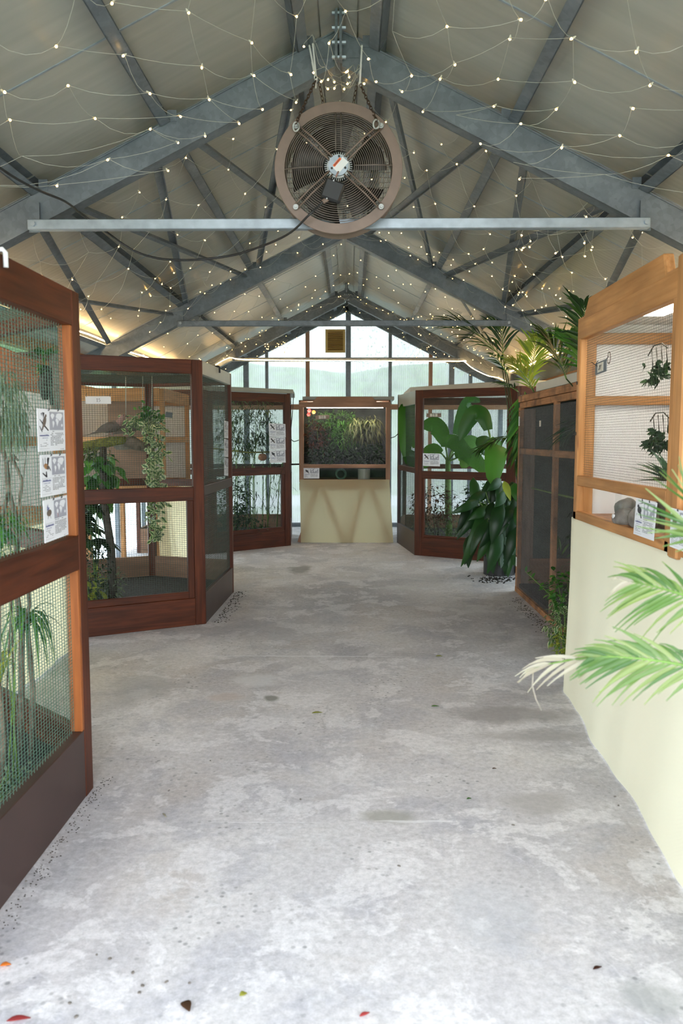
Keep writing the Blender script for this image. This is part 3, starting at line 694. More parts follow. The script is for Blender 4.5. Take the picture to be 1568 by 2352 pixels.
# C: far left cage
C_poly = [(-1.84, 10.20), (-0.84, 11.056), (-0.92, 12.35), (-2.80, 12.35), (-2.80, 10.30)]
C = cage('far dark red timber bird cage filled with bamboo, left of the curtained cabinet', C_poly, (0, 1),
         {0: dict(zt_=2.10, z_top=1.985, plinth=0.22, mid=(1.0, 1.10), door=0.045, sl=0.09, sr=0.095), 1: dict()}, wire='wire_dark', roof_wire=False)
# E: cage 19
E_poly = [(0.661, 11.40), (0.814, 10.16), (1.95, 9.47), (2.80, 9.75), (2.80, 12.3), (0.80, 12.3)]
E = cage('dark red timber bird cage 19 with banana plants, under a pale lid', E_poly, (0, 1),
         {0: dict(zt_=2.10, z_top=1.93, top_m='grey_paint', plinth_m='brown_paint', plinth=0.29, mid=(1.05, 1.12), door=0, sl=0.055, sr=0.03, stile_m='brown_paint', mid_m='brown_paint'),
          1: dict(zt_=2.10, z_top=2.0, plinth=0.24, mid=(0.985, 1.085), sl=0.10, sr=0.12, door=0.03, rail_bot=0.03)}, wire='wire_dark', roof_wire=False)
# pale lids on top
def slab(name, label, cat, pts, z, th, mat, parent=None):
    m = MB(); n = len(pts)
    m.add([(x, y, z) for x, y in pts]+[(x, y, z+th) for x, y in pts], [tuple(range(n))[::-1], tuple(range(n, 2*n))]+[(k, (k+1) % n, n+(k+1) % n, n+k) for k in range(n)])
    o = m.build(name, M[mat], parent, 0.004)
    if cat: tag(o, label, cat)
    return o
slab('cage_lid', 'pale grey lid lying on the far left bamboo cage', 'lid', [(-1.95, 10.22), (-0.80, 11.10), (-0.86, 12.3), (-2.80, 12.3), (-2.80, 10.3)], 2.112, 0.055, 'grey_paint')
slab('cage_lid', 'pale off-white lid lying on the banana cage 19', 'lid', [(0.80, 10.95), (0.80, 12.25), (2.80, 12.25), (2.80, 9.8), (2.0, 9.62)], 2.112, 0.075, 'cover_white')

# G: weathered aviary with hexagonal netting, right side
GX = 1.615
G = thing('netted_aviary', 'weathered timber aviary with fine hexagonal netting and a dark interior', 'cage', (2.0, 6.6, 0))
def gbar(name, p0, p1, w, d, n, mt='weathered', par=None):
    m = MB(); m.bar(p0, p1, w, d, n); return m.build(name, M[mt], par or G, 0.003)
gy0, gy1, gz = 5.25, 7.76, 1.90
for y in (gy1-0.035, 7.00-0.6, gy0+0.03): gbar('stile', (GX+0.02, y, 0.045), (GX+0.02, y, gz-0.11), 0.065, 0.04, (1, 0, 0))
gbar('stile', (GX+0.02, 7.05, 1.36), (GX+0.02, 7.05, 1.36+0.001), 0.01, 0.01, (1, 0, 0))
gbar('top_rail', (GX+0.02, gy0, gz-0.03), (GX+0.02, gy1, gz-0.03), 0.06, 0.05, (1, 0, 0)); gbar('top_rail', (GX+0.028, gy0, gz-0.09), (GX+0.028, gy1, gz-0.09), 0.055, 0.04, (1, 0, 0))
gbar('middle_rail', (GX+0.02, gy0+0.06, 1.375), (GX+0.02, gy1-0.07, 1.375), 0.055, 0.035, (1, 0, 0)); gbar('bottom_rail', (GX+0.02, gy0, 0.025), (GX+0.02, gy1, 0.025), 0.05, 0.045, (1, 0, 0))
gbar('end_board', (GX+0.10, gy1-0.02, 0.05), (GX+0.10, gy1-0.02, gz-0.12), 0.12, 0.03, (0, 1, 0), 'grey_wood')
for x in (2.55,): gbar('stile', (x, gy1-0.03, 0), (x, gy1-0.03, gz), 0.06, 0.05, (0, 1, 0)); gbar('stile', (x, gy0+0.03, 0), (x, gy0+0.03, gz), 0.06, 0.05, (0, 1, 0))
m = MB(); m.box(((GX+2.6)/2, gy1-0.005, 1.0), (2.6-GX, 0.008, 1.75)); m.box((2.6, (gy0+gy1)/2, 1.0), (0.008, gy1-gy0, 1.75)); m.box(((GX+2.6)/2, gy0+0.03, 1.0), (2.5-GX, 0.008, 1.75)); m.build('shade_net', M['shade_net'], G)
m = MB(); m.box(((GX+2.6)/2+0.03, (gy0+gy1)/2, gz+0.004), (2.6-GX, gy1-gy0, 0.01)); m.build('roof_sheet', M['shade_net'], G)
m = MB(); m.box(((GX+2.6)/2+0.05, gy1-0.05, 0.17), (2.6-GX-0.15, 0.02, 0.32)); m.box((2.55, (gy0+gy1)/2, 0.17), (0.02, gy1-gy0-0.1, 0.32)); m.build('kick_board', M['plywood'], G)
m = MB(); m.box(((GX+2.6)/2, (gy0+gy1)/2, 0.045), (2.55-GX, gy1-gy0-0.1, 0.08)); m.build('soil', M['soil'], G)
m = MB(); hx = 0.016; row = 0; z = 0.06
while z < gz-0.14:                                     # hexagonal netting: twisted pairs and zigzags
    y = gy0+0.06+(row % 2)*hx*0.5
    while y < gy1-0.07:
        a = (GX-0.003, y, z); b = (GX-0.003, y+hx*0.5, z+hx*0.28); c = (GX-0.003, y+hx, z)
        m.bar(a, b, 0.0008, 0.0008, (1, 0, 0), caps=False); m.bar(b, c, 0.0008, 0.0008, (1, 0, 0), caps=False); m.bar(b, (GX-0.003, y+hx*0.5, z+hx*0.72), 0.0009, 0.0009, (1, 0, 0), caps=False)
        y += hx
    z += hx*0.72; row += 1
m.build('wire_netting', M['wire_grey'], G, kind='stuff')
for z, lab in ((1.66, 'white latch plate'), (0.30, 'lower white latch plate')):
    m = MB(); m.box((GX-0.004, gy1-0.055, z), (0.006, 0.03, 0.09)); m.build('latch', M['white_plastic'], G, label=lab)
tw = MB(); tw.tube([(GX-0.006, gy1-0.01, 0.36), (GX-0.008, gy1-0.07, 0.355)], 0.004, 5); tw.build('wire_tie', M['black'], G)
tw = MB(); tw.tube([(GX-0.006, gy1-0.01, 1.76), (GX-0.008, gy1-0.10, 1.755)], 0.003, 5); tw.build('wire_tie', M['black'], G)
slab('cover_board', 'cream cover board lying on the netted aviary', 'board', [(1.66, 5.4), (1.66, 7.25), (2.5, 7.25), (2.5, 5.4)], gz+0.012, 0.075, 'cover_white')
t = MB(); t.tube([(1.70, 7.5, 1.03), (1.85, 6.9, 1.0), (1.8, 6.3, 1.02), (1.9, 5.6, 0.98)], [0.008, 0.010, 0.009, 0.007], 6); tag(t.build('perch_branch', M['stem']), 'thin pale yellow-green branch across the netted aviary', 'branch')
t = MB(); t.tube([(2.0, 7.1, 1.08), (2.05, 6.4, 1.10), (2.0, 5.7, 1.05)], [0.007, 0.009, 0.007], 6); tag(t.build('perch_branch', M['stem']), 'second thin branch, higher and farther back in the netted aviary', 'branch')

# cabinet builder: box frame with glazed / meshed front, used for the pine cabinets
def flat_bar(root, name, p0, p1, w, d, n, mt, bev=0.003, label=None):
    m = MB(); m.bar(p0, p1, w, d, n); return m.build(name, M[mt], root, bev, label=label)
# H: near right pine display cabinet, face towards the aisle at x = HX
HX = 1.285; hy0, hy1 = 3.17, 4.60; hb, ht = 1.03, 2.17; HB = 2.15
H = thing('display_cabinet', 'golden pine display cabinet on the right, wire front, cream cloth below it', 'cabinet', (HX+0.4, 3.9, 0))
X = lambda d=0.02: HX+d
flat_bar(H, 'stile', (X(), hy1-0.028, hb), (X(), hy1-0.028, ht-0.11), 0.056, 0.045, (1, 0, 0), 'pine', 0.006)
flat_bar(H, 'stile', (X(), hy0+0.045, hb), (X(), hy0+0.045, ht-0.11), 0.09, 0.045, (1, 0, 0), 'pine', 0.008)
flat_bar(H, 'top_rail', (X(), hy0-0.0, ht-0.06), (X(), hy1, ht-0.06), 0.12, 0.045, (1, 0, 0), 'pine', 0.004)
flat_bar(H, 'middle_rail', (X(), hy0+0.09, 1.26), (X(), hy1-0.056, 1.26), 0.055, 0.045, (1, 0, 0), 'pine', 0.004)
flat_bar(H, 'bottom_rail', (X(), hy0, hb+0.026), (X(), hy1, hb+0.026), 0.056, 0.045, (1, 0, 0), 'pine', 0.004)
m = MB()                                              # raised header board with slanted ends
hp = [(hy0+0.16, ht-0.02), (hy0+0.20, ht+0.085), (hy1-0.20, ht+0.085), (hy1-0.10, ht-0.02)]
m.add([(X(-0.004), y, z) for y, z in hp]+[(X(0.04), y, z) for y, z in hp], [(3, 2, 1, 0), (4, 5, 6, 7), (0, 1, 5, 4), (1, 2, 6, 5), (2, 3, 7, 6), (3, 0, 4, 7)], 0, [[(a[0], a[1]) for a in hp]]*6)
m.build('header_board', M['pine'], H, 0.004)
# far end wall of the cabinet (white panel in a pine frame)
flat_bar(H, 'end_stile', (X(0.055), hy1-0.03, hb), (X(0.055), hy1-0.03, ht-0.02), 0.075, 0.04, (0, 1, 0), 'pine')
flat_bar(H, 'end_stile', (HB-0.03, hy1-0.03, hb), (HB-0.03, hy1-0.03, ht-0.02), 0.06, 0.04, (0, 1, 0), 'pine')
for z, w in ((2.055, 0.06), (1.71, 0.05)): flat_bar(H, 'end_rail', (X(0.04), hy1-0.035, z), (HB, hy1-0.035, z), w, 0.045, (0, 1, 0), 'pine')
for nm, c, s_ in (('end_panel', ((HX+HB)/2, hy1-0.006, 1.6), (HB-HX, 0.01, 1.14)), ('back_panel', (HB, (hy0+hy1)/2, 1.6), (0.01, hy1-hy0, 1.14)),
                  ('end_panel', ((HX+HB)/2+0.02, hy0-0.02, 1.6), (HB-HX, 0.01, 1.14)), ('floor_panel', ((HX+HB)/2, (hy0+hy1)/2, hb+0.03), (HB-HX, hy1-hy0, 0.012)), ('roof_panel', ((HX+HB)/2+0.02, (hy0+hy1)/2, ht-0.03), (HB-HX, hy1-hy0, 0.012))):
    m = MB(); m.box(c, s_); m.build(nm, M['beech'] if nm == 'floor_panel' else M['white_board'], H)
m = MB(); grid_wires(m, (HX, hy0+0.09), (HX, hy1-0.056), 1.288, ht-0.12, 0.020, 0.0127, 0.0012, (-1, 0, 0), -0.034); m.build('wire_mesh', M['wire_dark'], H, kind='stuff')
m = MB(); m.box((X(0.03), (hy0+hy1)/2-0.28, 1.16), (0.005, 0.72, 0.13)); m.build('glass_pane', M['glass'], H)
m = MB(); m.box((X(0.038), (hy0+hy1)/2+0.33, 1.16), (0.005, 0.62, 0.13)); m.build('glass_pane', M['glass'], H)
kp = at_x(1410, 1190, HX); m = MB(); m.disc((HX+0.03, kp.y, kp.z+0.01), 0, 0.013, (-1, 0, 0), 0.012, 10); m.disc((HX+0.02, kp.y, kp.z+0.01), 0, 0.005, (-1, 0, 0), 0.02, 8); m.disc((HX, kp.y, kp.z+0.01), 0, 0.011, (-1, 0, 0), 0.008, 10)
m.build('knob', M['white_plastic'], H, label='small white knob')
for z in (1.81, 1.525):
    m = MB(); m.disc((X(-0.003), hy1-0.018, z), 0, 0.010, (-1, 0, 0), 0.003, 10); m.build('screw_plug', M['bark_dark'], H, label='round dark screw plug')
for y, z in ((hy1-0.30, 0), (hy0+0.2, 0)):
    flat_bar(H, 'leg', (X(0.12), y, 0), (X(0.12), y, hb), 0.05, 0.05, (1, 0, 0), 'pine'); flat_bar(H, 'leg', (HB-0.1, y, 0), (HB-0.1, y, hb), 0.05, 0.05, (1, 0, 0), 'pine')
m = MB(); m.bar((1.50, 3.35, ht-0.052), (1.50, 4.05, ht-0.052), 0.10, 0.03); lamp = m.build('tube_lamp', M['tube_lamp'], H, label='lit white tube lamp')

# second pine cabinet, mostly beyond the right edge
H2 = thing('display_cabinet', 'second pine display cabinet, only its post and card at the right edge', 'cabinet', (HX+0.4, 2.6, 0))
g0, g1 = 1.9, 3.15
flat_bar(H2, 'stile', (X(-0.01), g1-0.045, hb), (X(-0.01), g1-0.045, ht+0.03), 0.09, 0.045, (1, 0, 0), 'pine', 0.008)
flat_bar(H2, 'stile', (X(-0.01), g0+0.045, hb), (X(-0.01), g0+0.045, ht+0.03), 0.09, 0.045, (1, 0, 0), 'pine', 0.008)
flat_bar(H2, 'top_rail', (X(), g0+0.09, ht-0.03), (X(), g1-0.09, ht-0.03), 0.12, 0.045, (1, 0, 0), 'pine')
flat_bar(H2, 'bottom_rail', (X(), g0+0.09, hb+0.045), (X(), g1-0.09, hb+0.045), 0.09, 0.045, (1, 0, 0), 'pine')
flat_bar(H2, 'middle_rail', (X(), g0+0.09, 1.235), (X(), g1-0.09, 1.235), 0.065, 0.045, (1, 0, 0), 'pine')
for nm, c, s_ in (('back_panel', (HB, (g0+g1)/2, 1.6), (0.01, g1-g0, 1.14)), ('floor_panel', ((HX+HB)/2, (g0+g1)/2, hb+0.03), (HB-HX, g1-g0, 0.012)), ('roof_panel', ((HX+HB)/2, (g0+g1)/2, ht), (HB-HX, g1-g0, 0.012))):
    m = MB(); m.box(c, s_); m.build(nm, M['white_board'], H2)
for y in (g0+0.1, g1-0.1):
    flat_bar(H2, 'leg', (X(0.12), y, 0), (X(0.12), y, hb), 0.05, 0.05, (1, 0, 0), 'pine'); flat_bar(H2, 'leg', (HB-0.1, y, 0), (HB-0.1, y, hb), 0.05, 0.05, (1, 0, 0), 'pine')

# cloth skirt under the two pine cabinets (hangs from the bottom rail and flares out at the foot)
def skirt(name, label, top, bot, ztop, nseg, mat, folds, zb=0.0, thick=0.004, nz=14, wob=0.012):
    m = MB(); vs = []; nx = nseg
    for j in range(nz+1):
        t = j/nz
        for i in range(nx+1):
            u = i/nx
            def along(pl):
                k = u*(len(pl)-1); a = int(min(k, len(pl)-2)); f = k-a
                return Vector(pl[a])*(1-f)+Vector(pl[a+1])*f
            a = along(top); b = along(bot); tt = t**1.15
            p = a*(1-tt)+b*tt
            w = wob*t*(math.sin(u*folds+1.3)+0.5*math.sin(u*folds*2.3+t*2))
            vs.append((p.x+w*0.8, p.y+w*0.3, ztop+(zb-ztop)*t))
    W1 = nx+1; fs = []
    for j in range(nz):
        for i in range(nx): fs.append((j*W1+i, j*W1+i+1, (j+1)*W1+i+1, (j+1)*W1+i))
    m.add(vs, fs, 0, None, True); o = m.build(name, M[mat])
    return tag(o, label, 'cloth')
s1 = [(1.80, 4.64), (HX-0.002, 4.63), (HX-0.010, 4.55), (HX-0.012, 4.2), (HX-0.012, 3.8), (HX-0.012, 3.4), (HX-0.012, 3.0), (HX-0.012, 2.6), (HX-0.012, 2.2), (HX-0.012, 1.8)]
s2 = [(1.84, 4.70), (1.33, 4.78), (1.255, 4.60), (1.235, 4.2), (1.20, 3.8), (1.17, 3.4), (1.16, 3.0), (1.115, 2.6), (1.11, 2.2), (1.08, 1.8)]
skirt('cloth_skirt', 'long cream cloth hanging from the pine cabinets down to the floor', s1, s2, hb+0.012, 72, 'cloth', 22, zb=0.004)
m = MB(); pts = []
for px, py in ((1297, 1404), (1320, 1422), (1350, 1450), (1400, 1497), (1440, 1532), (1500, 1575), (1568, 1630)):
    d = at_x(px, py, 1.262-0.0); pts.append(d)
# the folded hem line sewn across the skirt
CSK = bpy.data.objects['cloth_skirt']

# D: curtained centre cabinet
D = thing('display_cabinet', 'pale timber display cabinet with a lit planted interior at the end of the aisle', 'cabinet', (-0.09, 11.9, 0))
DY = 11.49; dx0, dx1 = -0.747, 0.563; DB = 12.35
zsh = 2.015; zb_ = 0.885
flat_bar(D, 'stile', (dx0+0.032, DY, zb_), (dx0+0.032, DY, zsh), 0.064, 0.05, (0, 1, 0), 'beech'); flat_bar(D, 'stile', (dx1-0.032, DY, zb_), (dx1-0.032, DY, zsh), 0.064, 0.05, (0, 1, 0), 'beech')
m = MB(); hp = [(dx0, 1.935), (dx1, 1.935), (dx1, zsh+0.0), (dx1-0.20, zsh+0.0), (dx1-0.265, zsh+0.07), (dx0+0.265, zsh+0.07), (dx0+0.20, zsh+0.0), (dx0, zsh+0.0)]
n = len(hp); m.add([(x, DY-0.03, z) for x, z in hp]+[(x, DY+0.01, z) for x, z in hp], [tuple(range(n)), tuple(range(2*n-1, n-1, -1))]+[(k, n+k, n+(k+1) % n, (k+1) % n) for k in range(n)], 0, [[(p[0], p[1]) for p in hp]]*2+[[(0, 0)]*4]*n)
m.build('header_board', M['beech'], D, 0.003)
flat_bar(D, 'middle_rail', (dx0+0.06, DY, 1.095), (dx1-0.06, DY, 1.095), 0.05, 0.05, (0, 1, 0), 'beech'); flat_bar(D, 'bottom_rail', (dx0, DY+0.005, zb_), (dx1, DY+0.005, zb_), 0.04, 0.05, (0, 1, 0), 'beech')
for nm, c, s_ in (('side_panel', (dx0+0.01, (DY+DB)/2, 1.46), (0.02, DB-DY, 1.15)), ('side_panel', (dx1-0.01, (DY+DB)/2, 1.46), (0.02, DB-DY, 1.15)), ('back_panel', ((dx0+dx1)/2, DB, 1.46), (dx1-dx0, 0.015, 1.15)), ('floor_panel', ((dx0+dx1)/2, (DY+DB)/2, zb_), (dx1-dx0, DB-DY, 0.02)), ('shelf', ((dx0+dx1)/2, (DY+DB)/2+0.02, 1.09), (dx1-dx0-0.04, DB-DY-0.06, 0.012)), ('roof_panel', ((dx0+dx1)/2, (DY+DB)/2, 2.03), (dx1-dx0, DB-DY, 0.02))):
    m = MB(); m.box(c, s_); m.build(nm, M['shade_net'] if nm in ('back_panel', 'shelf') else M['beech'], D)
m = MB(); m.box((-0.09, DY+0.03, 1.515), (1.18, 0.005, 0.80)); m.build('glass_pane', M['glass'], D)
m = MB(); m.box((-0.38, DY+0.028, 0.985), (0.60, 0.005, 0.17)); m.build('glass_pane', M['glass'], D)
m = MB(); m.box((0.20, DY+0.036, 0.985), (0.60, 0.005, 0.17)); m.build('glass_pane', M['glass'], D)
m = MB(); m.box((-0.09, DY+0.12, 1.945), (1.10, 0.09, 0.025)); m.build('tube_lamp', M['tube_lamp'], D, label='lit white tube lamp')
for k, (a, b) in enumerate(((-0.62, -0.66), (-0.05, -0.05), (0.46, 0.46))):
    flat_bar(D, 'leg', (a, DY+0.0, 0), (b, DY+0.05, zb_-0.02), 0.05, 0.03, (0, 1, 0), 'beech')
for a, b in ((-0.74, -0.50), (-0.10, -0.40), (-0.02, 0.17), (0.56, 0.30)):
    flat_bar(D, 'trestle_strut', (a, DY-0.098, 0.0), (b, DY-0.018, 0.74), 0.065, 0.03, (0, 1, 0), 'beech')
flat_bar(D, 'trestle_rail', (dx0, DY+0.03, 0.80), (dx1, DY+0.03, 0.80), 0.10, 0.04, (0, 1, 0), 'beech')
slab('cabinet_cover', 'grey board lying behind the header of the centre cabinet', 'board', [(-0.70, 11.56), (0.62, 11.56), (0.62, 12.4), (-0.70, 12.4)], 2.045, 0.05, 'grey_paint')
skirt('cloth_skirt', 'yellow-cream cloth hanging below the centre cabinet, trestle legs behind it', [(dx0+0.01, DY-0.045), (dx0+0.44, DY-0.045), (dx1-0.44, DY-0.045), (dx1-0.01, DY-0.045)], [(dx0+0.02, DY-0.165), (dx0+0.45, DY-0.165), (dx1-0.42, DY-0.165), (dx1+0.05, DY-0.165)], zb_+0.02, 40, 'cloth_far', 9, zb=0.006, nz=12, wob=0.008)

# J and K: pine cabinets along the left wall, seen through the cages
def wall_cabinet(label, xf, ya, yb, near_panel, side=-1):
    t = thing('display_cabinet', label, 'cabinet', (xf-0.4, (ya+yb)/2, 0)); xb = -2.80
    for y in (ya+0.03, yb-0.03):
        flat_bar(t, 'stile', (xf, y, 0.95), (xf, y, 2.0), 0.06, 0.045, (1, 0, 0), 'pine'); flat_bar(t, 'back_stile', (xb, y, 0.95), (xb, y, 2.0), 0.06, 0.045, (1, 0, 0), 'pine')
        flat_bar(t, 'leg', (xf-0.08, y+0.05, 0), (xf-0.08, y-0.02, 0.95), 0.06, 0.05, (1, 0, 0), 'pine'); flat_bar(t, 'leg', (xb+0.08, y, 0), (xb+0.08, y, 0.95), 0.06, 0.05, (1, 0, 0), 'pine')
    for z, w in ((0.99, 0.08), (1.48, 0.06), (1.94, 0.13)):
        flat_bar(t, 'rail', (xf, ya+0.06, z), (xf, yb-0.06, z), w, 0.04, (1, 0, 0), 'pine')
        flat_bar(t, 'end_rail', (xf-0.02, ya+0.02, z), (xb, ya+0.02, z), w, 0.04, (0, 1, 0), 'pine'); flat_bar(t, 'end_rail', (xf-0.02, yb-0.02, z), (xb, yb-0.02, z), w, 0.04, (0, 1, 0), 'pine')
    m = MB(); m.box(((xf+xb)/2, yb-0.01, 1.48), (xf-xb-0.04, 0.01, 0.98)); m.build('end_panel', M['white_board'], t)
    m = MB(); m.box(((xf+xb)/2, (ya+yb)/2, 0.97), (xf-xb-0.04, yb-ya-0.06, 0.012)); m.build('floor_panel', M['pine'], t)
    m = MB(); m.box((xb-0.005, (ya+yb)/2, 1.48), (0.01, yb-ya, 0.98)); m.build('back_panel', M['white_board'], t)
    m = MB(); m.box((xf-0.32, ya+0.012, 1.44), (0.46, 0.015, 0.86)); 
    if near_panel: m.build('end_board', M['plywood'], t)
    m = MB(); grid_wires(m, (xf, ya+0.06), (xf, yb-0.06), 1.03, 1.88, 0.026, 0.026, 0.0008, (1, 0, 0), -0.02); m.build('wire_mesh', M['wire_dark'], t, kind='stuff')
    return t
wall_cabinet('pine display cabinet with white panels on the left wall, behind the nearest cage', -2.02, 4.25, 5.50, False)
wall_cabinet('pine display cabinet with a brown end board, behind cage 15 on the left wall', -1.93, 8.15, 9.45, True)
skirt('cloth_skirt', 'cream cloth below the pine cabinet behind the nearest left cage', [(-2.0, 4.25), (-2.0, 4.9), (-2.0, 5.52)], [(-1.97, 4.2), (-1.96, 4.9), (-1.98, 5.52)], 0.97, 24, 'cloth_far', 12, zb=0.01)
skirt('cloth_skirt', 'cream cloth below the pine cabinet behind cage 15', [(-1.99, 8.10), (-1.90, 8.13), (-1.90, 8.8), (-1.90, 9.45)], [(-1.95, 8.02), (-1.80, 8.07), (-1.82, 8.8), (-1.85, 9.45)], 0.97, 24, 'cloth_far', 12, zb=0.01)

# little fittings on the cage tops
def hook(label, p, mat, w=0.02, h=0.05):
    m = MB(); x, y, z = p
    m.tube([(x-0.03, y, z+0.004), (x+0.004, y, z+0.006), (x+0.012, y, z-0.004), (x+0.012, y, z-h)], w/2.4, 6); tag(m.build('hook', M[mat]), label, 'hook')
p = at_x(12, 612, -1.10); hook('white plastic hook over the top rail of the nearest left cage', (-1.110, p.y, 2.09), 'white_plastic')
p = at_x(507, 845, -1.135); hook('small black hook over the pale top rail of cage 15', (-1.158, p.y, 2.115), 'black')
# ================================================================== PLANTS
def smooth_pts(pts, k=4):
    out = []; n = len(pts)
    for i in range(n-1):
        p0, p1, p2, p3 = pts[max(0, i-1)], pts[i], pts[i+1], pts[min(n-1, i+2)]
        for j in range(k):
            t = j/k; out.append(0.5*((2*p1)+(p2-p0)*t+(2*p0-5*p1+4*p2-p3)*t*t+(3*p1-p0-3*p2+p3)*t**3))
    return out+[pts[-1]]
def rnd(a, b): return R.uniform(a, b)
def rvec(zl=-1, zh=1):
    v = Vector((rnd(-1, 1), rnd(-1, 1), rnd(zl, zh)))
    return v.normalized() if v.length > 0.05 else Vector((1, 0, 0))
def cloud(m, c, rad, n, L, Wd, droop=0.3, zl=-0.6, zh=0.8, seg=2, mi=0, fold=0.15, inner=0.25, d0=None):
    c = Vector(c)
    for i in range(n):
        v = rvec(); k = rnd(inner, 1)**0.6
        p = c+Vector((v.x*rad[0]*k, v.y*rad[1]*k, v.z*rad[2]*k))
        d = rvec(zl, zh)*0.8+v*0.5
        if d0: d = d*0.5+Vector(d0)
        m.leaf(p, d, (0, 0, 1) if abs(d.z) < 0.9*d.length else (1, 0, 0), L*rnd(0.6, 1.25), Wd*rnd(0.7, 1.2), droop, seg, mi, fold)
def bush(name, label, cat, base, parts, stems=5, stem_r=0.006, stem_m='stem', top=None, pot=None):
    base = Vector(base); t = thing(name, label, cat, base)
    m = MB(); tops = [Vector(p[0]) for p in parts]
    for i in range(stems):
        q = tops[i % len(tops)]+Vector((rnd(-.06, .06), rnd(-.06, .06), rnd(-.05, .1)))
        mid = base*0.45+q*0.55+Vector((rnd(-.05, .05), rnd(-.05, .05), 0))
        m.tube([base+Vector((rnd(-.03, .03), rnd(-.03, .03), 0)), mid, q], [stem_r, stem_r*0.8, stem_r*0.4], 5)
    m.build('stem', M[stem_m], t)
    for c, rad, n, L, Wd, mt, kw in parts:
        mm = MB(); cloud(mm, c, rad, n, L, Wd, **kw); mm.build('foliage', M[mt], t, kind='stuff')
    return t
def frond(root, base, d, L, droop, nl, ll, lw, mat, name='frond', rach=0.007, side_ang=0.9, v=0.25, start=0.25, sag=0.35, separate=False, dry_tip=0, seg=3, leaf_m=None, sidev=None):
    # pinnate palm leaf: rachis and leaflets on both sides
    base = Vector(base); d = Vector(d).normalized()
    pts = [base+d*(L*t)+Vector((0, 0, -1))*(droop*L*t*t) for t in [i/10 for i in range(11)]]
    rac = MB(); rac.tube(pts, [rach*(1-0.75*i/10) for i in range(11)], 5)
    if separate: rr = rac.build(name, M['stem'], root)
    m = rac if not separate else None
    hs = Vector(sidev) if sidev is not None else d.cross(Vector((0, 0, 1)))
    hs = hs.normalized() if hs.length > 0.1 else Vector((1, 0, 0))
    for i in range(nl):
        t = start+(1-start)*(i+0.5)/nl; k = t*10; a = int(min(9, k)); f = k-a
        p = pts[a]*(1-f)+pts[a+1]*f; tg = (pts[a+1]-pts[a]).normalized(); up = hs.cross(tg).normalized()
        for s in (-1, 1):
            ang = side_ang*(1-0.55*(t-start)/(1-start))+rnd(-.08, .08)
            dd = tg*math.cos(ang)+hs*s*math.sin(ang)+up*(v+rnd(-.12, .12))
            env = math.sin(PI*min(1, (t-start)/(1-start)*0.82+0.14))**0.6
            l_ = ll*env*rnd(0.85, 1.1); mi = 1
            if separate:
                mm = MB(); mm.leaf(p, dd, up, l_, lw*rnd(0.8, 1.2), sag*rnd(0.5, 1.5), 5, 0, 0.35, 0.6)
                dry = t > 1-dry_tip
                mm.build('leaflet', M['leaf_dry' if dry else mat], rr)
            else:
                m.leaf(p, dd, up, l_, lw*rnd(0.8, 1.2), sag*rnd(0.5, 1.5), seg, 1, 0.35, 0.6)
    if not separate: rr = m.build(name, [M['stem'], M[mat]], root)
    return rr

# ---- cage A (nearest left)
LPa = lambda px, py, Y=3.3: at_y(px, py, Y)
m = MB(); q = [LPa(45, 1640, 3.4), LPa(50, 1450, 3.4), LPa(34, 1330, 3.4), LPa(42, 1215, 3.4), LPa(20, 1130, 3.4), LPa(14, 1060, 3.4), LPa(-10, 980, 3.4)]; q[0].z = 0.12
m.tube(q, [0.016, 0.014, 0.013, 0.012, 0.012, 0.011, 0.008], 8); m.tube([q[5], LPa(28, 1052), LPa(50, 1100), LPa(44, 1160), LPa(46, 1200)], [0.010, 0.008, 0.006, 0.006, 0.004], 6)
m.tube([q[5], LPa(30, 1046), LPa(42, 1058)], [0.009, 0.007, 0.004], 6); m.tube([q[4], LPa(6, 1180), LPa(2, 1260)], [0.009, 0.009, 0.007], 6); m.tube([q[1], LPa(68, 1390), LPa(60, 1300), LPa(64, 1250)], [0.010, 0.009, 0.008, 0.006], 6)
tag(m.build('dead_branch', M['bark']), 'bare forked grey-brown branch standing in the nearest left cage', 'branch')
b0 = LPa(10, 1700, 3.05); b0.z = 0.12
bush('shrub', 'fine grey-green shrub hanging at the left inside the nearest cage', 'plant', b0,
     [(LPa(5, 925, 3.05), (0.10, 0.12, 0.10), 420, 0.040, 0.007, 'leaf_grey', dict(droop=0.9, zl=-1, zh=0.0)), (LPa(25, 985, 3.1), (0.06, 0.1, 0.07), 200, 0.040, 0.007, 'leaf_grey', dict(droop=0.9, zl=-1, zh=0.0)), (LPa(-5, 870, 3.05), (0.07, 0.1, 0.05), 150, 0.04, 0.007, 'leaf_grey', dict(droop=0.9))], 4, 0.004, 'bark')
def straps(name, label, base, crown, n, L, Wd, mat, up=(0.25, 1.0), droop=(0.7, 1.3)):
    base = Vector(base); b = Vector(crown); t = thing(name, label, 'plant', base)
    m = MB(); m.tube([base, base.lerp(b, .5)+Vector((.015, 0, 0)), b], [0.014, 0.012, 0.010], 7); m.build('stem', M['bark'], t)
    for i in range(n):
        a = 2*PI*i/n*2.4+rnd(-.2, .2); u = rnd(*up)
        mm = MB(); mm.leaf(b+Vector((math.cos(a)*0.01, math.sin(a)*0.01, rnd(-.03, .03))), (math.cos(a), math.sin(a), u), (0, 0, 1), L*rnd(0.7, 1.1), Wd*rnd(0.8, 1.1), rnd(*droop), 7, 0, 0.25, 0.5)
        mm.build('leaf', M[mat], t)
    return t
c0 = LPa(62, 1425, 3.35); straps('dracaena', 'strap-leaved green plant with arching leaves low in the nearest left cage', (c0.x, c0.y, 0.12), c0, 34, 0.27, 0.020, 'leaf_mid', (0.3, 1.5), (0.8, 1.6))
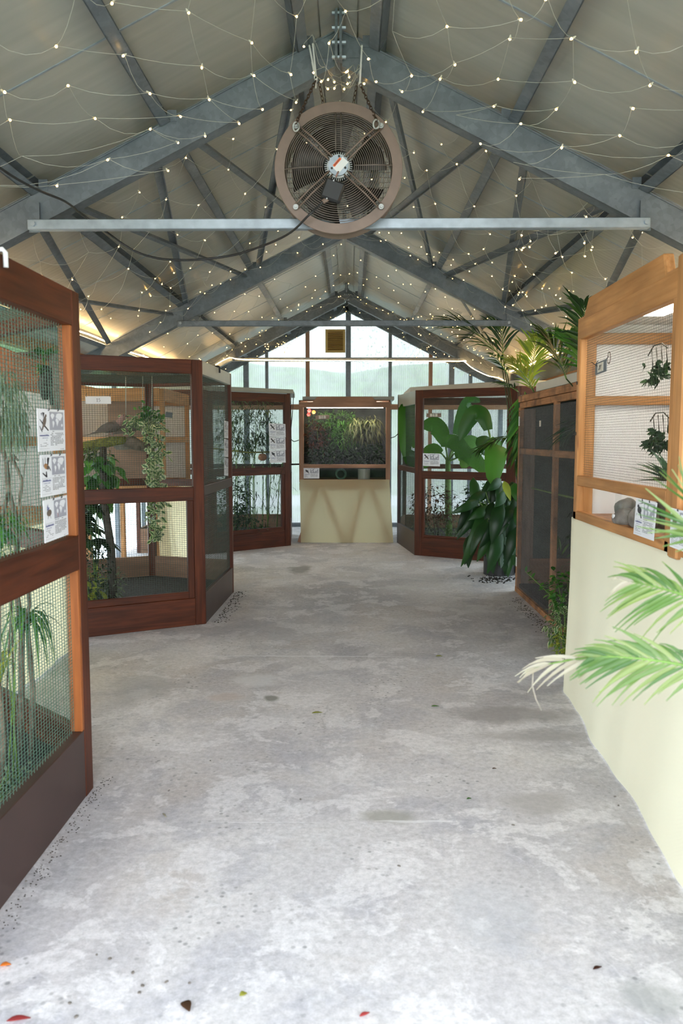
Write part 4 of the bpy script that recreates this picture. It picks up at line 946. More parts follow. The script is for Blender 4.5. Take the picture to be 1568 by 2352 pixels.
c0 = LPa(-6, 1560, 3.0); straps('strap_plant', 'tall narrow-leaved plant at the far left inside the nearest cage', (c0.x, c0.y, 0.12), c0, 16, 0.34, 0.018, 'leaf_yellow', (1.8, 4.0), (0.3, 0.8))
c0 = LPa(8, 1200, 3.0); bush('fern', 'hanging pale green fern on the inner left side of the nearest cage', 'plant', (c0.x, c0.y, 0.12), [(c0, (0.05, 0.1, 0.05), 90, 0.06, 0.012, 'leaf_mid', dict(droop=0.9, zl=-.4, zh=.5)), (LPa(5, 1290, 3.1), (0.09, 0.1, 0.06), 90, 0.09, 0.014, 'leaf_mid', dict(droop=0.9))], 3, 0.003)
c0 = LPa(15, 1790, 2.92); c0.z = 0.17; bush('ground_creeper', 'small grey-green creeper on the dark soil of the nearest cage', 'plant', (c0.x, c0.y, 0.12), [(c0, (0.10, 0.20, 0.05), 260, 0.026, 0.016, 'leaf_grey', dict(droop=0.2))], 6, 0.002)
t = thing('scattered_seed', 'pale seed husks spilled on the soil behind the front board of the nearest cage', 'seed', (-1.22, 2.75, .125)); m = MB()
for i in range(240):
    m.box((-1.19+rnd(-.06, .05), rnd(2.5, 2.95), 0.124), (rnd(.004, .009), rnd(.003, .006), 0.003))
m.build('husks', M['cover_white'], t, kind='stuff')
t = thing('cork_tube', 'upright grey cork bark tube with green leaves high in the nearest cage', 'bark', LPa(125, 950, 3.45))
m = MB(); m.tube([LPa(132, 950, 3.45), LPa(130, 900, 3.45), LPa(131, 850, 3.45), LPa(130, 814, 3.45)], [0.022, 0.032, 0.034, 0.032], 10, 0); m.build('bark', M['grey_wood'], t)
m = MB(); m.tube([LPa(104, 918, 3.45), LPa(102, 885, 3.45), LPa(108, 840, 3.45)], [0.014, 0.030, 0.024], 8); m.tube([LPa(120, 930, 3.43), LPa(117, 880, 3.43), LPa(120, 845, 3.43)], [0.01, 0.016, 0.012], 8); m.build('root_clump', M['bark_dark'], t)
m = MB(); cloud(m, LPa(103, 830, 3.42), (0.035, 0.03, 0.05), 26, 0.07, 0.035, 0.2, -0.2, 1); m.build('foliage', M['leaf_mid'], t, kind='stuff')
p0, p1, p2, p3 = LPa(-30, 785, 3.62), LPa(92, 832, 3.70), LPa(96, 905, 3.70), LPa(-30, 885, 3.62); off = Vector((0.3, 1, 0)).normalized()*0.02
m = MB(); m.add([p0, p1, p2, p3, p0+off, p1+off, p2+off, p3+off], [(3, 2, 1, 0), (4, 5, 6, 7), (0, 1, 5, 4), (1, 2, 6, 5), (2, 3, 7, 6), (3, 0, 4, 7)], 0, [[(0, 0), (0.5, 0), (0.5, .2), (0, .2)]]*6); tag(m.build('cabinet_header', M['redwood_bright']), 'rusty orange sloping header board of the pine cabinet behind the nearest left cage', 'board')  # header of the pine cabinet beyond, placed at the cage back

# ---- cage B (15)
m = MB(); m.tube([(-2.70, 6.55, 1.36), (-2.25, 6.72, 1.42), (-2.02, 6.80, 1.475), (-1.93, 6.84, 1.48)], [0.055, 0.05, 0.042, 0.03], 9); log = tag(m.build('mossy_log', M['moss']), 'mossy yellow-green log sloping across cage 15, a dove on it', 'log')
m = MB(); m.tube([(-2.03, 6.9, 1.44), (-1.88, 6.85, 1.46), (-1.74, 6.9, 1.40)], [0.045, 0.06, 0.03], 9); tag(m.build('cork_piece', M['bark']), 'dark brown cork piece at the end of the mossy log in cage 15', 'bark')
def dove(label, c, face, s=1.0):
    c = Vector(c); f = Vector(face).normalized(); sd = f.cross(Vector((0, 0, 1))).normalized(); up = Vector((0, 0, 1))
    t = thing('dove', label, 'bird', c)
    P = lambda a, b, h: c+f*a*s+sd*b*s+up*h*s
    # body: one closed lofted surface from the tail through the belly and the neck to the head
    m = MB(); sec = [(-0.165, 0.012, 0.012, 0.004), (-0.12, 0.022, 0.02, 0.008), (-0.07, 0.045, 0.032, 0.028), (-0.02, 0.06, 0.045, 0.045), (0.03, 0.075, 0.046, 0.048), (0.065, 0.095, 0.036, 0.036), (0.085, 0.125, 0.022, 0.022), (0.10, 0.15, 0.022, 0.022), (0.115, 0.162, 0.016, 0.016), (0.128, 0.160, 0.006, 0.006)]
    vs = []; nn = 12
    for i, (a, h, w, hh) in enumerate(sec):
        a0, h0 = sec[max(0, i-1)][:2]; a1, h1 = sec[min(len(sec)-1, i+1)][:2]; tg = Vector((a1-a0, h1-h0)).normalized(); nx, nz = -tg.y, tg.x
        for k in range(nn):
            an = 2*PI*k/nn; vs.append(P(a+nx*math.sin(an)*hh, math.cos(an)*w, h+nz*math.sin(an)*hh))
    fs = [(i*nn+k, i*nn+(k+1) % nn, (i+1)*nn+(k+1) % nn, (i+1)*nn+k) for i in range(len(sec)-1) for k in range(nn)]
    mi = [0]*len(fs); m.add(vs, fs+[tuple(range(nn))[::-1], tuple((len(sec)-1)*nn+k for k in range(nn))], 0, None, True)
    for i in range(len(m.m)): 
        if i >= 5*nn: m.m[i] = 1
    b = m.build('body', [M['dove'], M['dove_pink']], t)
    for k in (-1, 1):
        m = MB(); m.leaf(P(0.04, k*0.046, 0.085), f*-1+up*-0.32+sd*k*0.05, sd*k, 0.17*s, 0.07*s, 0.05, 5, 0, 0.3); m.build('wing', M['dove'], t)
        m = MB(); m.tube([P(0.0+0.01, k*0.02, 0.02), P(0.01, k*0.02, -0.005), P(0.03, k*0.02, -0.012)], [0.005, 0.003, 0.003], 5); m.build('foot', M['dove_pink'], t)
        m = MB(); m.disc(P(0.112, k*0.016, 0.166), 0, 0.004*s, sd*k, 0.003, 8); m.build('eye', M['black'], t)
    m = MB(); m.leaf(P(-0.13, 0, 0.018), f*-1+up*-0.25, up, 0.13*s, 0.05*s, 0.0, 4, 0, -0.2); m.build('tail', M['dove'], t)
    m = MB(); m.tube([P(0.125, 0, 0.160), P(0.142, 0, 0.155), P(0.150, 0, 0.149)], [0.006, 0.004, 0.001], 6); m.build('beak', M['black'], t)
dove('grey-brown dove with a pinkish head on the mossy log in cage 15', (-2.03, 6.74, 1.525), (1, 0.15, 0))
dove('second grey-brown dove, half hidden by the leafy vine in cage 15', (-1.94, 6.98, 1.52), (0.9, 0.2, 0))
m = MB(); tk = [(-1.93, 6.35, 0.12), (-1.95, 6.4, 0.6), (-2.03, 6.5, 1.0), (-2.06, 6.62, 1.42)]; m.tube(tk, [0.038, 0.034, 0.03, 0.03], 8); tag(m.build('tree_trunk', M['bark_dark']), 'dark upright trunk carrying the mossy log in cage 15', 'trunk')
# hanging variegated vine
t = thing('hanging_vine', 'cream and green variegated vine hanging on white cords in cage 15', 'plant', (-1.72, 6.85, 1.7))
m = MB()
for x, y, z0 in ((-1.96, 6.95, 1.58), (-1.80, 6.9, 1.62), (-1.72, 6.9, 1.66)): m.tube([(x+0.01, y, 2.03), (x, y, z0)], 0.0035, 4)
m.build('cord', M['string'], t)
def rope_vine(root, pts, n, L, Wd, mat, spread=0.06, stem=True):
    pts = [Vector(p) for p in pts]
    if stem: m = MB(); m.tube(pts, 0.004, 4); m.build('stem', M['stem'], root)
    m = MB()
    for i in range(n):
        k = rnd(0, len(pts)-1.001); a = int(k); p = pts[a].lerp(pts[a+1], k-a)+rvec()*spread*rnd(0.2, 1)
        m.leaf(p, rvec(-.8, 0.8), rvec(), L*rnd(.7, 1.2), Wd*rnd(.8, 1.2), 0.1, 4, 0, 0.1, 0.9)
    m.build('foliage', M[mat], root, kind='stuff')
rope_vine(t, [(-1.98, 6.95, 1.60), (-1.86, 6.9, 1.62), (-1.74, 6.88, 1.66), (-1.66, 6.85, 1.60)], 150, 0.06, 0.035, 'leaf_var', 0.09)
rope_vine(t, [(-1.68, 6.85, 1.62), (-1.64, 6.8, 1.45), (-1.66, 6.8, 1.25), (-1.66, 6.78, 1.05), (-1.64, 6.75, 0.88)], 200, 0.06, 0.044, 'leaf_var', 0.085)
rope_vine(t, [(-1.74, 6.8, 1.62), (-1.70, 6.8, 1.40), (-1.72, 6.78, 1.15), (-1.69, 6.76, 0.80), (-1.65, 6.75, 0.66)], 180, 0.06, 0.044, 'leaf_var', 0.075)
rope_vine(t, [(-1.80, 6.85, 1.72), (-1.72, 6.9, 1.72), (-1.66, 6.9, 1.66)], 90, 0.05, 0.03, 'leaf_mid', 0.08)
t = bush('leafy_climber', 'broad green leaves hanging under the mossy log in cage 15', 'plant', (-2.1, 6.4, 0.12), [((-2.10, 6.62, 1.26), (0.16, 0.12, 0.16), 60, 0.13, 0.09, 'leaf_mid', dict(droop=0.5, zl=-1, zh=0.2, seg=4)), ((-2.2, 6.6, 1.38), (0.22, 0.1, 0.06), 160, 0.05, 0.015, 'leaf_olive', dict(droop=0.8)), ((-2.07, 6.6, 1.02), (0.09, 0.1, 0.14), 35, 0.11, 0.08, 'leaf_mid', dict(droop=0.5, zl=-1, zh=0.1, seg=4))], 4)
t = thing('fatsia', 'dark large-fingered leafy plant at the left behind the lower mesh of cage 15', 'plant', (-2.25, 6.4, 0.12))
m = MB(); m.tube([(-2.25, 6.4, 0.12), (-2.22, 6.42, 0.6), (-2.2, 6.4, 0.95)], [0.02, 0.016, 0.01], 6); m.build('stem', M['stem'], t)
for k in range(15):
    c = Vector((-2.2+rnd(-.22, .16), 6.38+rnd(-.16, .2), rnd(0.5, 0.98))); a0 = rnd(0, 6.28); m = MB()
    for q in range(7):
        a = a0+(q-3)*0.5; m.leaf(c, (math.cos(a), math.sin(a), -0.25), (0, 0, 1), 0.24*(1-abs(q-3)*0.1), 0.07, 0.25, 4, 0, 0.15, 0.8)
    m.build('leaf', M['leaf_dark'], t)
bush('shrub', 'small-leaved dark green shrub at the lower left of cage 15', 'plant', (-2.15, 6.35, 0.12), [((-2.15, 6.3, 0.45), (0.24, 0.2, 0.30), 700, 0.045, 0.025, 'leaf_dark', dict()), ((-1.98, 6.4, 0.30), (0.14, 0.16, 0.16), 300, 0.045, 0.022, 'leaf_grey', dict())], 6)
bush('croton', 'yellow-leaved small plant at the lower left of cage 15', 'plant', (-2.08, 6.02, 0.12), [((-2.02, 6.05, 0.36), (0.10, 0.08, 0.14), 40, 0.09, 0.035, 'leaf_yellow', dict(seg=4))], 3, 0.003)

# ---- cage C (bamboo)
t = thing('bamboo', 'fine-leaved bamboo filling the far left cage', 'plant', (-1.4, 11.3, 0.12))
for k in range(12):
    x, y = rnd(-1.85, -1.0), rnd(10.9, 11.9); top = Vector((x+rnd(-.25, .25), y+rnd(-.2, .2), rnd(1.7, 2.0))); m = MB()
    m.tube([(x, y, 0.12), (x+rnd(-.06, .06), y, 0.9), top], [0.008, 0.007, 0.003], 5); m.build('cane', M['stem'], t)
m = MB(); cloud(m, (-1.5, 11.4, 1.62), (0.5, 0.5, 0.36), 1300, 0.11, 0.016, 0.35, -.8, .5); cloud(m, (-1.35, 11.3, 1.0), (0.55, 0.5, 0.85), 520, 0.11, 0.016, 0.35, -.8, .5); m.build('foliage', M['leaf_dark'], t, kind='stuff')
m = MB(); cloud(m, (-1.65, 11.2, 1.45), (0.3, 0.4, 0.4), 420, 0.11, 0.016, 0.3, -.8, .5); cloud(m, (-1.45, 11.0, 1.95), (0.5, 0.5, 0.12), 300, 0.10, 0.016, 0.3, -.8, .5); m.build('foliage', M['leaf_olive'], t, kind='stuff')
bush('bush', 'dense dark bush at the lower left of the bamboo cage', 'plant', (-1.65, 10.85, 0.12), [((-1.62, 10.9, 0.62), (0.28, 0.25, 0.42), 1100, 0.06, 0.035, 'leaf_dark', dict()), ((-1.5, 10.9, 0.28), (0.4, 0.3, 0.16), 500, 0.06, 0.03, 'leaf_dark', dict())], 6)
m = MB(); m.tube([(-1.95, 11.1, 1.36), (-1.4, 11.0, 1.30), (-1.02, 11.2, 1.31)], [0.013, 0.012, 0.01], 6); tag(m.build('perch_branch', M['moss']), 'pale horizontal perch in the far left bamboo cage', 'branch')
m = MB(); m.tube([(-1.9, 10.8, 1.13), (-1.0, 11.35, 1.12), (-0.62, 11.6, 1.125)], [0.018, 0.015, 0.010], 6); tag(m.build('perch_branch', M['bark_dark']), 'dark horizontal perch just above the middle rail of the bamboo cage', 'branch')
t = thing('nest_basket', 'round terracotta coloured nest basket in the bamboo cage', 'basket', (-1.22, 10.98, 1.25)); m = MB(); prof = [(0.03, 0), (0.055, 0.02), (0.06, 0.05), (0.045, 0.085), (0.03, 0.095)]
vs = [(-1.22+r_*math.cos(2*PI*k/14), 10.98+r_*math.sin(2*PI*k/14), 1.19+h) for r_, h in prof for k in range(14)]
m.add(vs, [(i*14+k, i*14+(k+1) % 14, (i+1)*14+(k+1) % 14, (i+1)*14+k) for i in range(4) for k in range(14)]+[tuple(range(14))[::-1]], 0, None, True); m.build('bowl', M['terracotta'], t)
m = MB(); m.tube([(-1.22, 10.98, 1.28), (-1.22, 10.99, 1.34)], 0.003, 4); m.build('hanger', M['bark_dark'], t)

# ---- cabinet D planting (inside, hanging on the back wall)
def wallplant(label, c, rad, n, L, Wd, mat, **kw):
    t = thing('wall_plant', label, 'plant', c)
    m = MB(); m.tube([(c[0], DB-0.03, c[2]-rad[2]*0.6), (c[0], c[1]+0.05, c[2]), (c[0], c[1], c[2]+rad[2]*0.5)], 0.006, 5); m.build('stem', M['stem'], t)
    m = MB(); cloud(m, c, rad, n, L, Wd, **kw); m.build('foliage', M[mat], t, kind='stuff')
wallplant('bright grassy plant at the top left of the centre cabinet', (-0.25, 11.95, 1.78), (0.42, 0.25, 0.12), 600, 0.11, 0.014, 'leaf_mid', droop=0.3, zl=-.5, zh=.8)
wallplant('dark green plant mass filling the back of the centre cabinet', (-0.10, 12.12, 1.45), (0.55, 0.15, 0.36), 1600, 0.10, 0.035, 'leaf_dark', droop=0.15)
wallplant('olive drooping narrow leaves at the right of the centre cabinet', (0.20, 11.9, 1.65), (0.30, 0.2, 0.22), 620, 0.13, 0.018, 'leaf_olive', droop=0.4, zl=-1.2, zh=-.2)
wallplant('reddish brown foliage at the left of the centre cabinet', (-0.50, 11.9, 1.52), (0.20, 0.2, 0.26), 420, 0.08, 0.028, 'leaf_red', droop=0.15)
wallplant('fern-like green tuft in the middle of the centre cabinet', (-0.12, 11.85, 1.50), (0.24, 0.18, 0.16), 260, 0.12, 0.014, 'leaf_mid', droop=0.3)
wallplant('dark leafy growth, shade painted in, at the bottom right of the centre cabinet', (0.22, 11.85, 1.26), (0.32, 0.22, 0.16), 700, 0.09, 0.035, 'leaf_dark', droop=0.15)  # lower two plants: shade below the lamp painted as darker leaves
wallplant('dark mixed growth, shade painted in, at the bottom left of the centre cabinet', (-0.42, 11.85, 1.24), (0.28, 0.22, 0.15), 600, 0.08, 0.032, 'leaf_dark', droop=0.15)
for (x, z, mt, lab) in ((-0.61, 1.895, 'flower_red', 'upper red flower in the top left corner of the centre cabinet'), (-0.62, 1.84, 'flower_red', 'lower red flower in the top left corner of the centre cabinet'), (-0.545, 1.875, 'flower_orange', 'orange flower in the top left corner of the centre cabinet')):
    t = thing('flower', lab, 'flower', (x, 11.72, z)); m = MB(); m.tube([(x, 11.72, z-0.07), (x, 11.72, z)], 0.003, 4); m.build('stem', M['stem'], t)
    for k in range(6): 
        m = MB(); a = k*PI/3; m.leaf((x, 11.715, z), (math.cos(a), -0.4, math.sin(a)), (0, -1, 0.1), 0.032, 0.03, 0, 3); m.build('petal', M[mt], t)
t = thing('sprinkler_hose', 'coiled green hose behind the lower glass of the centre cabinet', 'hose', (-0.2, 11.7, 0.98)); m = MB(); m.tube([(-0.15+0.07*math.cos(a), 11.66, 0.975+0.07*math.sin(a)) for a in [i*2*PI/20 for i in range(20)]], 0.016, 6, closed=True); m.build('coil', M['wire_green'], t)
t = thing('storage_bottle', 'pale green cylindrical container behind the lower glass of the centre cabinet', 'container', (0.19, 11.7, 0.91)); m = MB(); m.disc((0.19, 11.72, 0.896), 0, 0.09, (0, 0, 1), 0.15, 20); m.build('body', M['grey_paint'], t); m = MB(); m.disc((0.19, 11.72, 1.046), 0, 0.05, (0, 0, 1), 0.02, 16); m.build('cap', M['wire_green'], t)

# ---- cage E (banana plants)
t = thing('banana_plant', 'banana plant with broad bright green leaves in cage 19', 'plant', (1.33, 10.75, 0.12))
m = MB(); m.tube([(1.33, 10.75, 0.12), (1.31, 10.75, 0.7), (1.30, 10.72, 1.2)], [0.05, 0.045, 0.035], 10); m.build('stem', M['stem'], t)
def banana_leaf(root, base, q1, tip, Wd, mat='leaf_banana', nrm=(0, -1, 0.35)):
    # quadratic arc from the stem top through q1 to the tip; pieces torn slightly apart
    base, q1, tip = Vector(base), Vector(q1), Vector(tip); S_ = 14; m = MB(); vs = []; nrm = Vector(nrm).normalized()
    C = lambda t: base*(1-t)**2+q1*2*t*(1-t)+tip*t*t
    pet = 0.22; m.tube([C(pet*i/4) for i in range(5)], [0.014, 0.013, 0.012, 0.011, 0.010], 6)
    for i in range(S_+1):
        t = pet+(1-pet)*i/S_; c = C(t); tg = (C(min(1, t+0.02))-C(t-0.02)).normalized(); sd = tg.cross(nrm); sd = sd.normalized() if sd.length > .05 else Vector((1, 0, 0)); up = sd.cross(tg)
        u = i/S_; w = Wd*0.5*(math.sin(PI*min(1, u*0.9+0.07))**0.45)*(1 if u < 0.97 else 0.25)
        z = -w*0.25*(1+0.35*math.sin(u*19)); 
        vs += [c-sd*w+up*z, c-sd*w*0.5+up*(-w*0.05), c, c+sd*w*0.5+up*(-w*0.05), c+sd*w+up*z*0.9]
    fs = [(i*5+k, i*5+k+1, i*5+k+6, i*5+k+5) for i in range(S_) for k in range(4)]; m.add(vs, fs, 1, None, True)
    m.build('leaf', [M['stem'], M[mat]], root)
top = (1.30, 10.72, 1.18)
def LP(px, py, Y): return at_y(px, py, Y)
banana_leaf(t, top, LP(1010, 960, 10.5), LP(1082, 1052, 10.3), 0.27, nrm=(0, -1, 0.8))
banana_leaf(t, top, LP(990, 1000, 10.7), LP(975, 1075, 10.6), 0.22)
banana_leaf(t, top, LP(1015, 945, 10.9), LP(972, 985, 10.9), 0.26)
banana_leaf(t, top, LP(1080, 900, 10.8), LP(1090, 925, 10.3), 0.24, 'leaf_mid')
banana_leaf(t, top, LP(1060, 1000, 10.5), LP(1120, 1090, 10.3), 0.26, nrm=(0, -1, 0.8))
banana_leaf(t, top, LP(1060, 980, 10.9), LP(1125, 1035, 10.9), 0.25, 'leaf_mid', nrm=(0, -1, 0.8))
banana_leaf(t, top, LP(1090, 1030, 10.6), LP(1060, 1075, 10.3), 0.17)
t = thing('banana_plant', 'second banana plant standing at the left end of cage 19', 'plant', (0.98, 11.1, 0.12))
m = MB(); m.tube([(0.95, 11.1, 0.12), (0.93, 11.1, 0.75), (0.94, 11.05, 1.05)], [0.05, 0.045, 0.035], 10); m.build('stem', M['stem'], t)
banana_leaf(t, (0.94, 11.05, 1.0), LP(934, 800, 11.0), LP(931, 1060, 10.9), 0.26)
banana_leaf(t, (0.94, 11.05, 1.0), LP(952, 930, 11.1), LP(940, 960, 11.2), 0.24)
banana_leaf(t, (0.94, 11.05, 0.9), LP(935, 1010, 11.0), LP(942, 1070, 10.8), 0.20, 'leaf_mid')
t = thing('big_leaf_plant', 'large dark drooping leaf beside the right post of cage 19', 'plant', (1.62, 9.2, 0.12))
m = MB(); m.tube([(1.72, 9.02, 0.1), (1.66, 9.0, 0.8), (1.60, 8.98, 1.3)], [0.03, 0.025, 0.015], 8); m.build('stem', M['stem'], t)
banana_leaf(t, (1.60, 8.98, 1.25), LP(1150, 960, 8.8), LP(1130, 1115, 8.5), 0.25, 'leaf_mid')
banana_leaf(t, (1.60, 8.98, 1.2), LP(1130, 1010, 8.8), LP(1092, 1020, 8.8), 0.22, 'leaf_lily')
banana_leaf(t, (1.60, 8.98, 1.25), LP(1110, 860, 9.1), LP(1055, 1012, 9.2), 0.2, 'leaf_lily')
bush('red_leaved_shrub', 'reddish brown leaved shrub low in cage 19', 'plant', (1.15, 10.6, 0.12), [((1.12, 10.55, 0.62), (0.34, 0.3, 0.28), 700, 0.06, 0.03, 'leaf_red', dict()), ((0.90, 10.8, 0.55), (0.12, 0.2, 0.3), 240, 0.06, 0.03, 'leaf_red', dict())], 8, 0.005, 'bark_dark')
bush('grey_shrub', 'small pale grey-green shrub on the soil of cage 19', 'plant', (1.3, 10.4, 0.12), [((1.2, 10.5, 0.3), (0.40, 0.25, 0.20), 700, 0.04, 0.02, 'leaf_grey', dict()), ((1.62, 10.3, 0.62), (0.2, 0.2, 0.35), 360, 0.07, 0.05, 'leaf_dark', dict())], 6, 0.004)

# ---- peace lily mass in front of cage 19
t = thing('peace_lily', 'large dark glossy-leaved plant spilling onto the floor before cage 19', 'plant', (1.64, 8.75, 0))
m = MB(); m.disc((1.64, 8.75, 0.0), 0, 0.17, (0, 0, 1), 0.20, 24); m.build('pot', M['black'], t)
m = MB(); m.disc((1.64, 8.75, 0.2), 0, 0.16, (0, 0, 1), 0.02, 20); m.build('soil', M['soil'], t)
def lily(px, py, tx, ty, Y, Wd, mat='leaf_lily', Y2=None):
    # a single big leaf whose base and tip are given by where they sit in the photograph, at depth Y
    b = LP(px, py, Y); e = LP(tx, ty, Y2 or Y-0.12); root = Vector((1.64, 8.75, 0.22))
    m = MB(); mid = (root+b)/2+Vector((0, 0, 0.12)); m.tube([root, mid, b], [0.008, 0.006, 0.005], 5)
    d = e-b; L = d.length; S_ = 9; nv = Vector((rnd(-.5, .5), -1, rnd(0.1, .6))).normalized(); sd0 = d.normalized().cross(nv).normalized(); up = sd0.cross(d.normalized()); vs = []
    for i in range(S_+1):
        u = i/S_; c = b+d*u+up*(math.sin(PI*u)*L*0.16); w = Wd*0.5*math.sin(PI*min(1, u**0.75))**0.8 if 0 < u < 1 else 0.003
        wv = math.sin(u*22)*w*0.10; vs += [c-sd0*w-up*(w*0.3+wv), c-sd0*w*.5-up*w*.02, c-up*w*0.08, c+sd0*w*.5-up*w*.02, c+sd0*w-up*(w*0.3-wv)]
    m.add(vs, [(i*5+k, i*5+k+1, i*5+k+6, i*5+k+5) for i in range(S_) for k in range(4)], 1, None, True); m.build('leaf', [M['stem'], M[mat]], t)
LL = [(1150, 1150, 1128, 1250, .14), (1175, 1160, 1150, 1215, .12), (1140, 1185, 1100, 1260, .12), (1110, 1170, 1058, 1302, .13), (1135, 1200, 1095, 1290, .13), (1150, 1210, 1118, 1318, .14), (1160, 1210, 1178, 1275, .12),
      (1185, 1140, 1160, 1245, .13), (1125, 1165, 1075, 1195, .11), (1115, 1130, 1062, 1165, .10), (1160, 1130, 1135, 1165, .11), (1190, 1190, 1160, 1300, .12), (1172, 1235, 1188, 1312, .11), (1140, 1240, 1125, 1310, .11),
      (1105, 1160, 1048, 1240, .09), (1120, 1190, 1080, 1275, .10), (1165, 1180, 1142, 1235, .13), (1180, 1110, 1195, 1160, .11), (1150, 1100, 1118, 1128, .10), (1130, 1215, 1112, 1265, .10), (1188, 1160, 1200, 1230, .11), (1155, 1250, 1150, 1305, .10), (1100, 1150, 1035, 1180, .09)]
for k, (a, b, c, d_, w) in enumerate(LL): lily(a, b, c, d_, 8.35+0.05*(k % 5), w*1.05, 'leaf_calathea' if k in (6, 12, 21) else 'leaf_lily')
for k in range(34): a = rnd(1075, 1190); b = rnd(1090, 1235); lily(a, b, a+rnd(-38, 26), b+rnd(40, 78), 8.45+rnd(0, .35), .12, 'leaf_dark' if k % 3 else 'leaf_lily')
for a_, b_, c_, d_ in ((1150, 1235, 1160, 1322), (1128, 1245, 1132, 1318), (1170, 1245, 1166, 1326), (1184, 1225, 1194, 1316), (1142, 1225, 1146, 1300), (1162, 1215, 1180, 1300)): lily(a_, b_, c_, d_, 8.42, .12)
lily(1157, 1105, 1172, 1150, 8.25, .075, 'leaf_yellow')

# ---- kentia palms
def kentia(label, base, fronds, h):
    t = thing('kentia_palm', label, 'palm', base); b = Vector(base)
    m = MB(); m.disc(b, 0, 0.16, (0, 0, 1), 0.26, 24); m.build('pot', M['black'], t)
    for fr_ in fronds:
        mid, tip, ll, nl, mt, v = fr_[:6]; sa_ = fr_[6] if len(fr_) > 6 else 0.85
        mid = Vector(mid); tip = Vector(tip); root = b+Vector((rnd(-.04, .04), rnd(-.04, .04), 0.24))
        m = MB(); k1 = root.lerp(mid, 0.5)+Vector((0, 0, 0.06)); m.tube([root, k1, mid], [0.008, 0.007, 0.005], 6); m.build('leaf_stalk', M['stem_dark'], t)
        d = tip-mid; L = d.length; ac = (mid-root).normalized(); dd = (d.normalized()*1.0+ac*0.30)
        # aim so that the drooping rachis ends at the tip
        drp = 0.28; d2 = (tip-mid+Vector((0, 0, 1))*(drp*L)); frond(t, mid, d2, d2.length, drp*L/d2.length, nl, ll, 0.028, mt, 'frond', 0.006, sa_, v, 0.04, 0.30, seg=3)
    return t
P_ = LP
kentia('tall kentia palm behind the glossy plant, its fronds crossing the roof tie bar', (1.98, 8.85, 0),
       [(P_(1150, 820, 8.5), P_(1046, 738, 8.3), 0.72, 13, 'leaf_palm', 0.05, .62), (P_(1155, 820, 8.5), P_(1150, 748, 8.5), 0.45, 9, 'leaf_palm', 0.1, .6), (P_(1165, 860, 8.5), P_(1128, 812, 8.3), 0.22, 6, 'leaf_palm', 0.1, .8),
        (P_(1195, 1000, 8.4), P_(1100, 1035, 8.2), 0.30, 20, 'leaf_palm', 0.2, .85), (P_(1190, 960, 8.4), P_(1195, 1070, 8.2), 0.28, 18, 'leaf_palm', 0.2, .85), (P_(1190, 900, 8.6), P_(1140, 880, 8.5), 0.2, 10, 'leaf_palm', 0.2, .85)], 0)
kentia('palm with painted-in yellow-green back light behind the netted aviary, left of the pine cabinet', (2.72, 7.62, 0),
       [(P_(1215, 880, 8.0), P_(1235, 775, 8.1), 0.42, 20, 'leaf_yellow', 0.15), (P_(1225, 900, 8.0), P_(1175, 830, 7.9), 0.38, 18, 'leaf_yellow', 0.15), (P_(1205, 900, 8.1), P_(1200, 1010, 8.0), 0.3, 18, 'leaf_mid', 0.15)], 0)  # yellow leaf colour stands in for LED light from behind
kentia('dark palm standing between the netted aviary and the right wall', (2.72, 5.0, 0),
       [(P_(1300, 870, 5.9), P_(1262, 785, 6.0), 0.46, 22, 'leaf_palm', 0.15), (P_(1345, 860, 5.5), P_(1310, 770, 5.7), 0.36, 20, 'leaf_mid', 0.15), (P_(1350, 830, 5.4), P_(1340, 700, 5.5), 0.35, 16, 'leaf_palm', 0.1)], 0)
# blue-green palm leaf behind the netting
t = thing('palm_seedling', 'blue-green palm leaf inside the netted aviary at upper right', 'palm', (2.2, 5.6, 0.1))
m = MB(); m.tube([(2.2, 5.6, 0.09), (2.1, 5.7, 1.0), (2.0, 5.75, 1.62)], [0.012, 0.01, 0.007], 5); m.build('leaf_stalk', M['stem'], t); frond(t, (2.0, 5.75, 1.62), (-0.3, 0.35, 0.2), 0.6, 0.6, 14, 0.34, 0.03, 'leaf_calathea', rach=0.005)
t = bush('broad_plant', 'thin pale plant leaning low inside the netted aviary', 'plant', (1.85, 7.0, 0.09), [((1.85, 7.0, 0.42), (0.08, 0.1, 0.16), 7, 0.22, 0.05, 'leaf_mid', dict(zl=0.6, zh=1.5, seg=5)), ((2.1, 6.5, 0.9), (0.3, 0.5, 0.7), 260, 0.09, 0.03, 'leaf_dark', dict())], 3, 0.004)

# ---- shrub in front of the netted aviary
t = bush('shrub', 'small yellow-green shrub in front of the netted aviary by the cream cloth', 'plant', (1.46, 5.35, 0), [((1.46, 5.45, 0.22), (0.10, 0.22, 0.20), 300, 0.045, 0.026, 'leaf_var', dict(seg=4)), ((1.46, 5.5, 0.46), (0.09, 0.16, 0.14), 120, 0.05, 0.03, 'leaf_mid', dict(seg=4)), ((1.45, 5.3, 0.12), (0.09, 0.2, 0.10), 160, 0.045, 0.026, 'leaf_yellow', dict(seg=4))], 7, 0.004)
m = MB(); tw_ = [LP(1285, 1420, 5.4), LP(1262, 1365, 5.5), LP(1230, 1335, 5.6), LP(1206, 1312, 5.7)]; m.tube([Vector((1.46, 5.35, 0))]+tw_, [0.005, 0.004, 0.0035, 0.003, 0.002], 5); m.build('long_twig', M['stem'], t)
m = MB()
for i in range(26):
    k = rnd(0.2, 2.999); a = int(k); p = tw_[a].lerp(tw_[a+1], k-a); m.leaf(p, rvec(-.3, .8), (0, 0, 1), 0.05, 0.026, 0.1, 4)
m.build('foliage', M['leaf_mid'], t, kind='stuff')

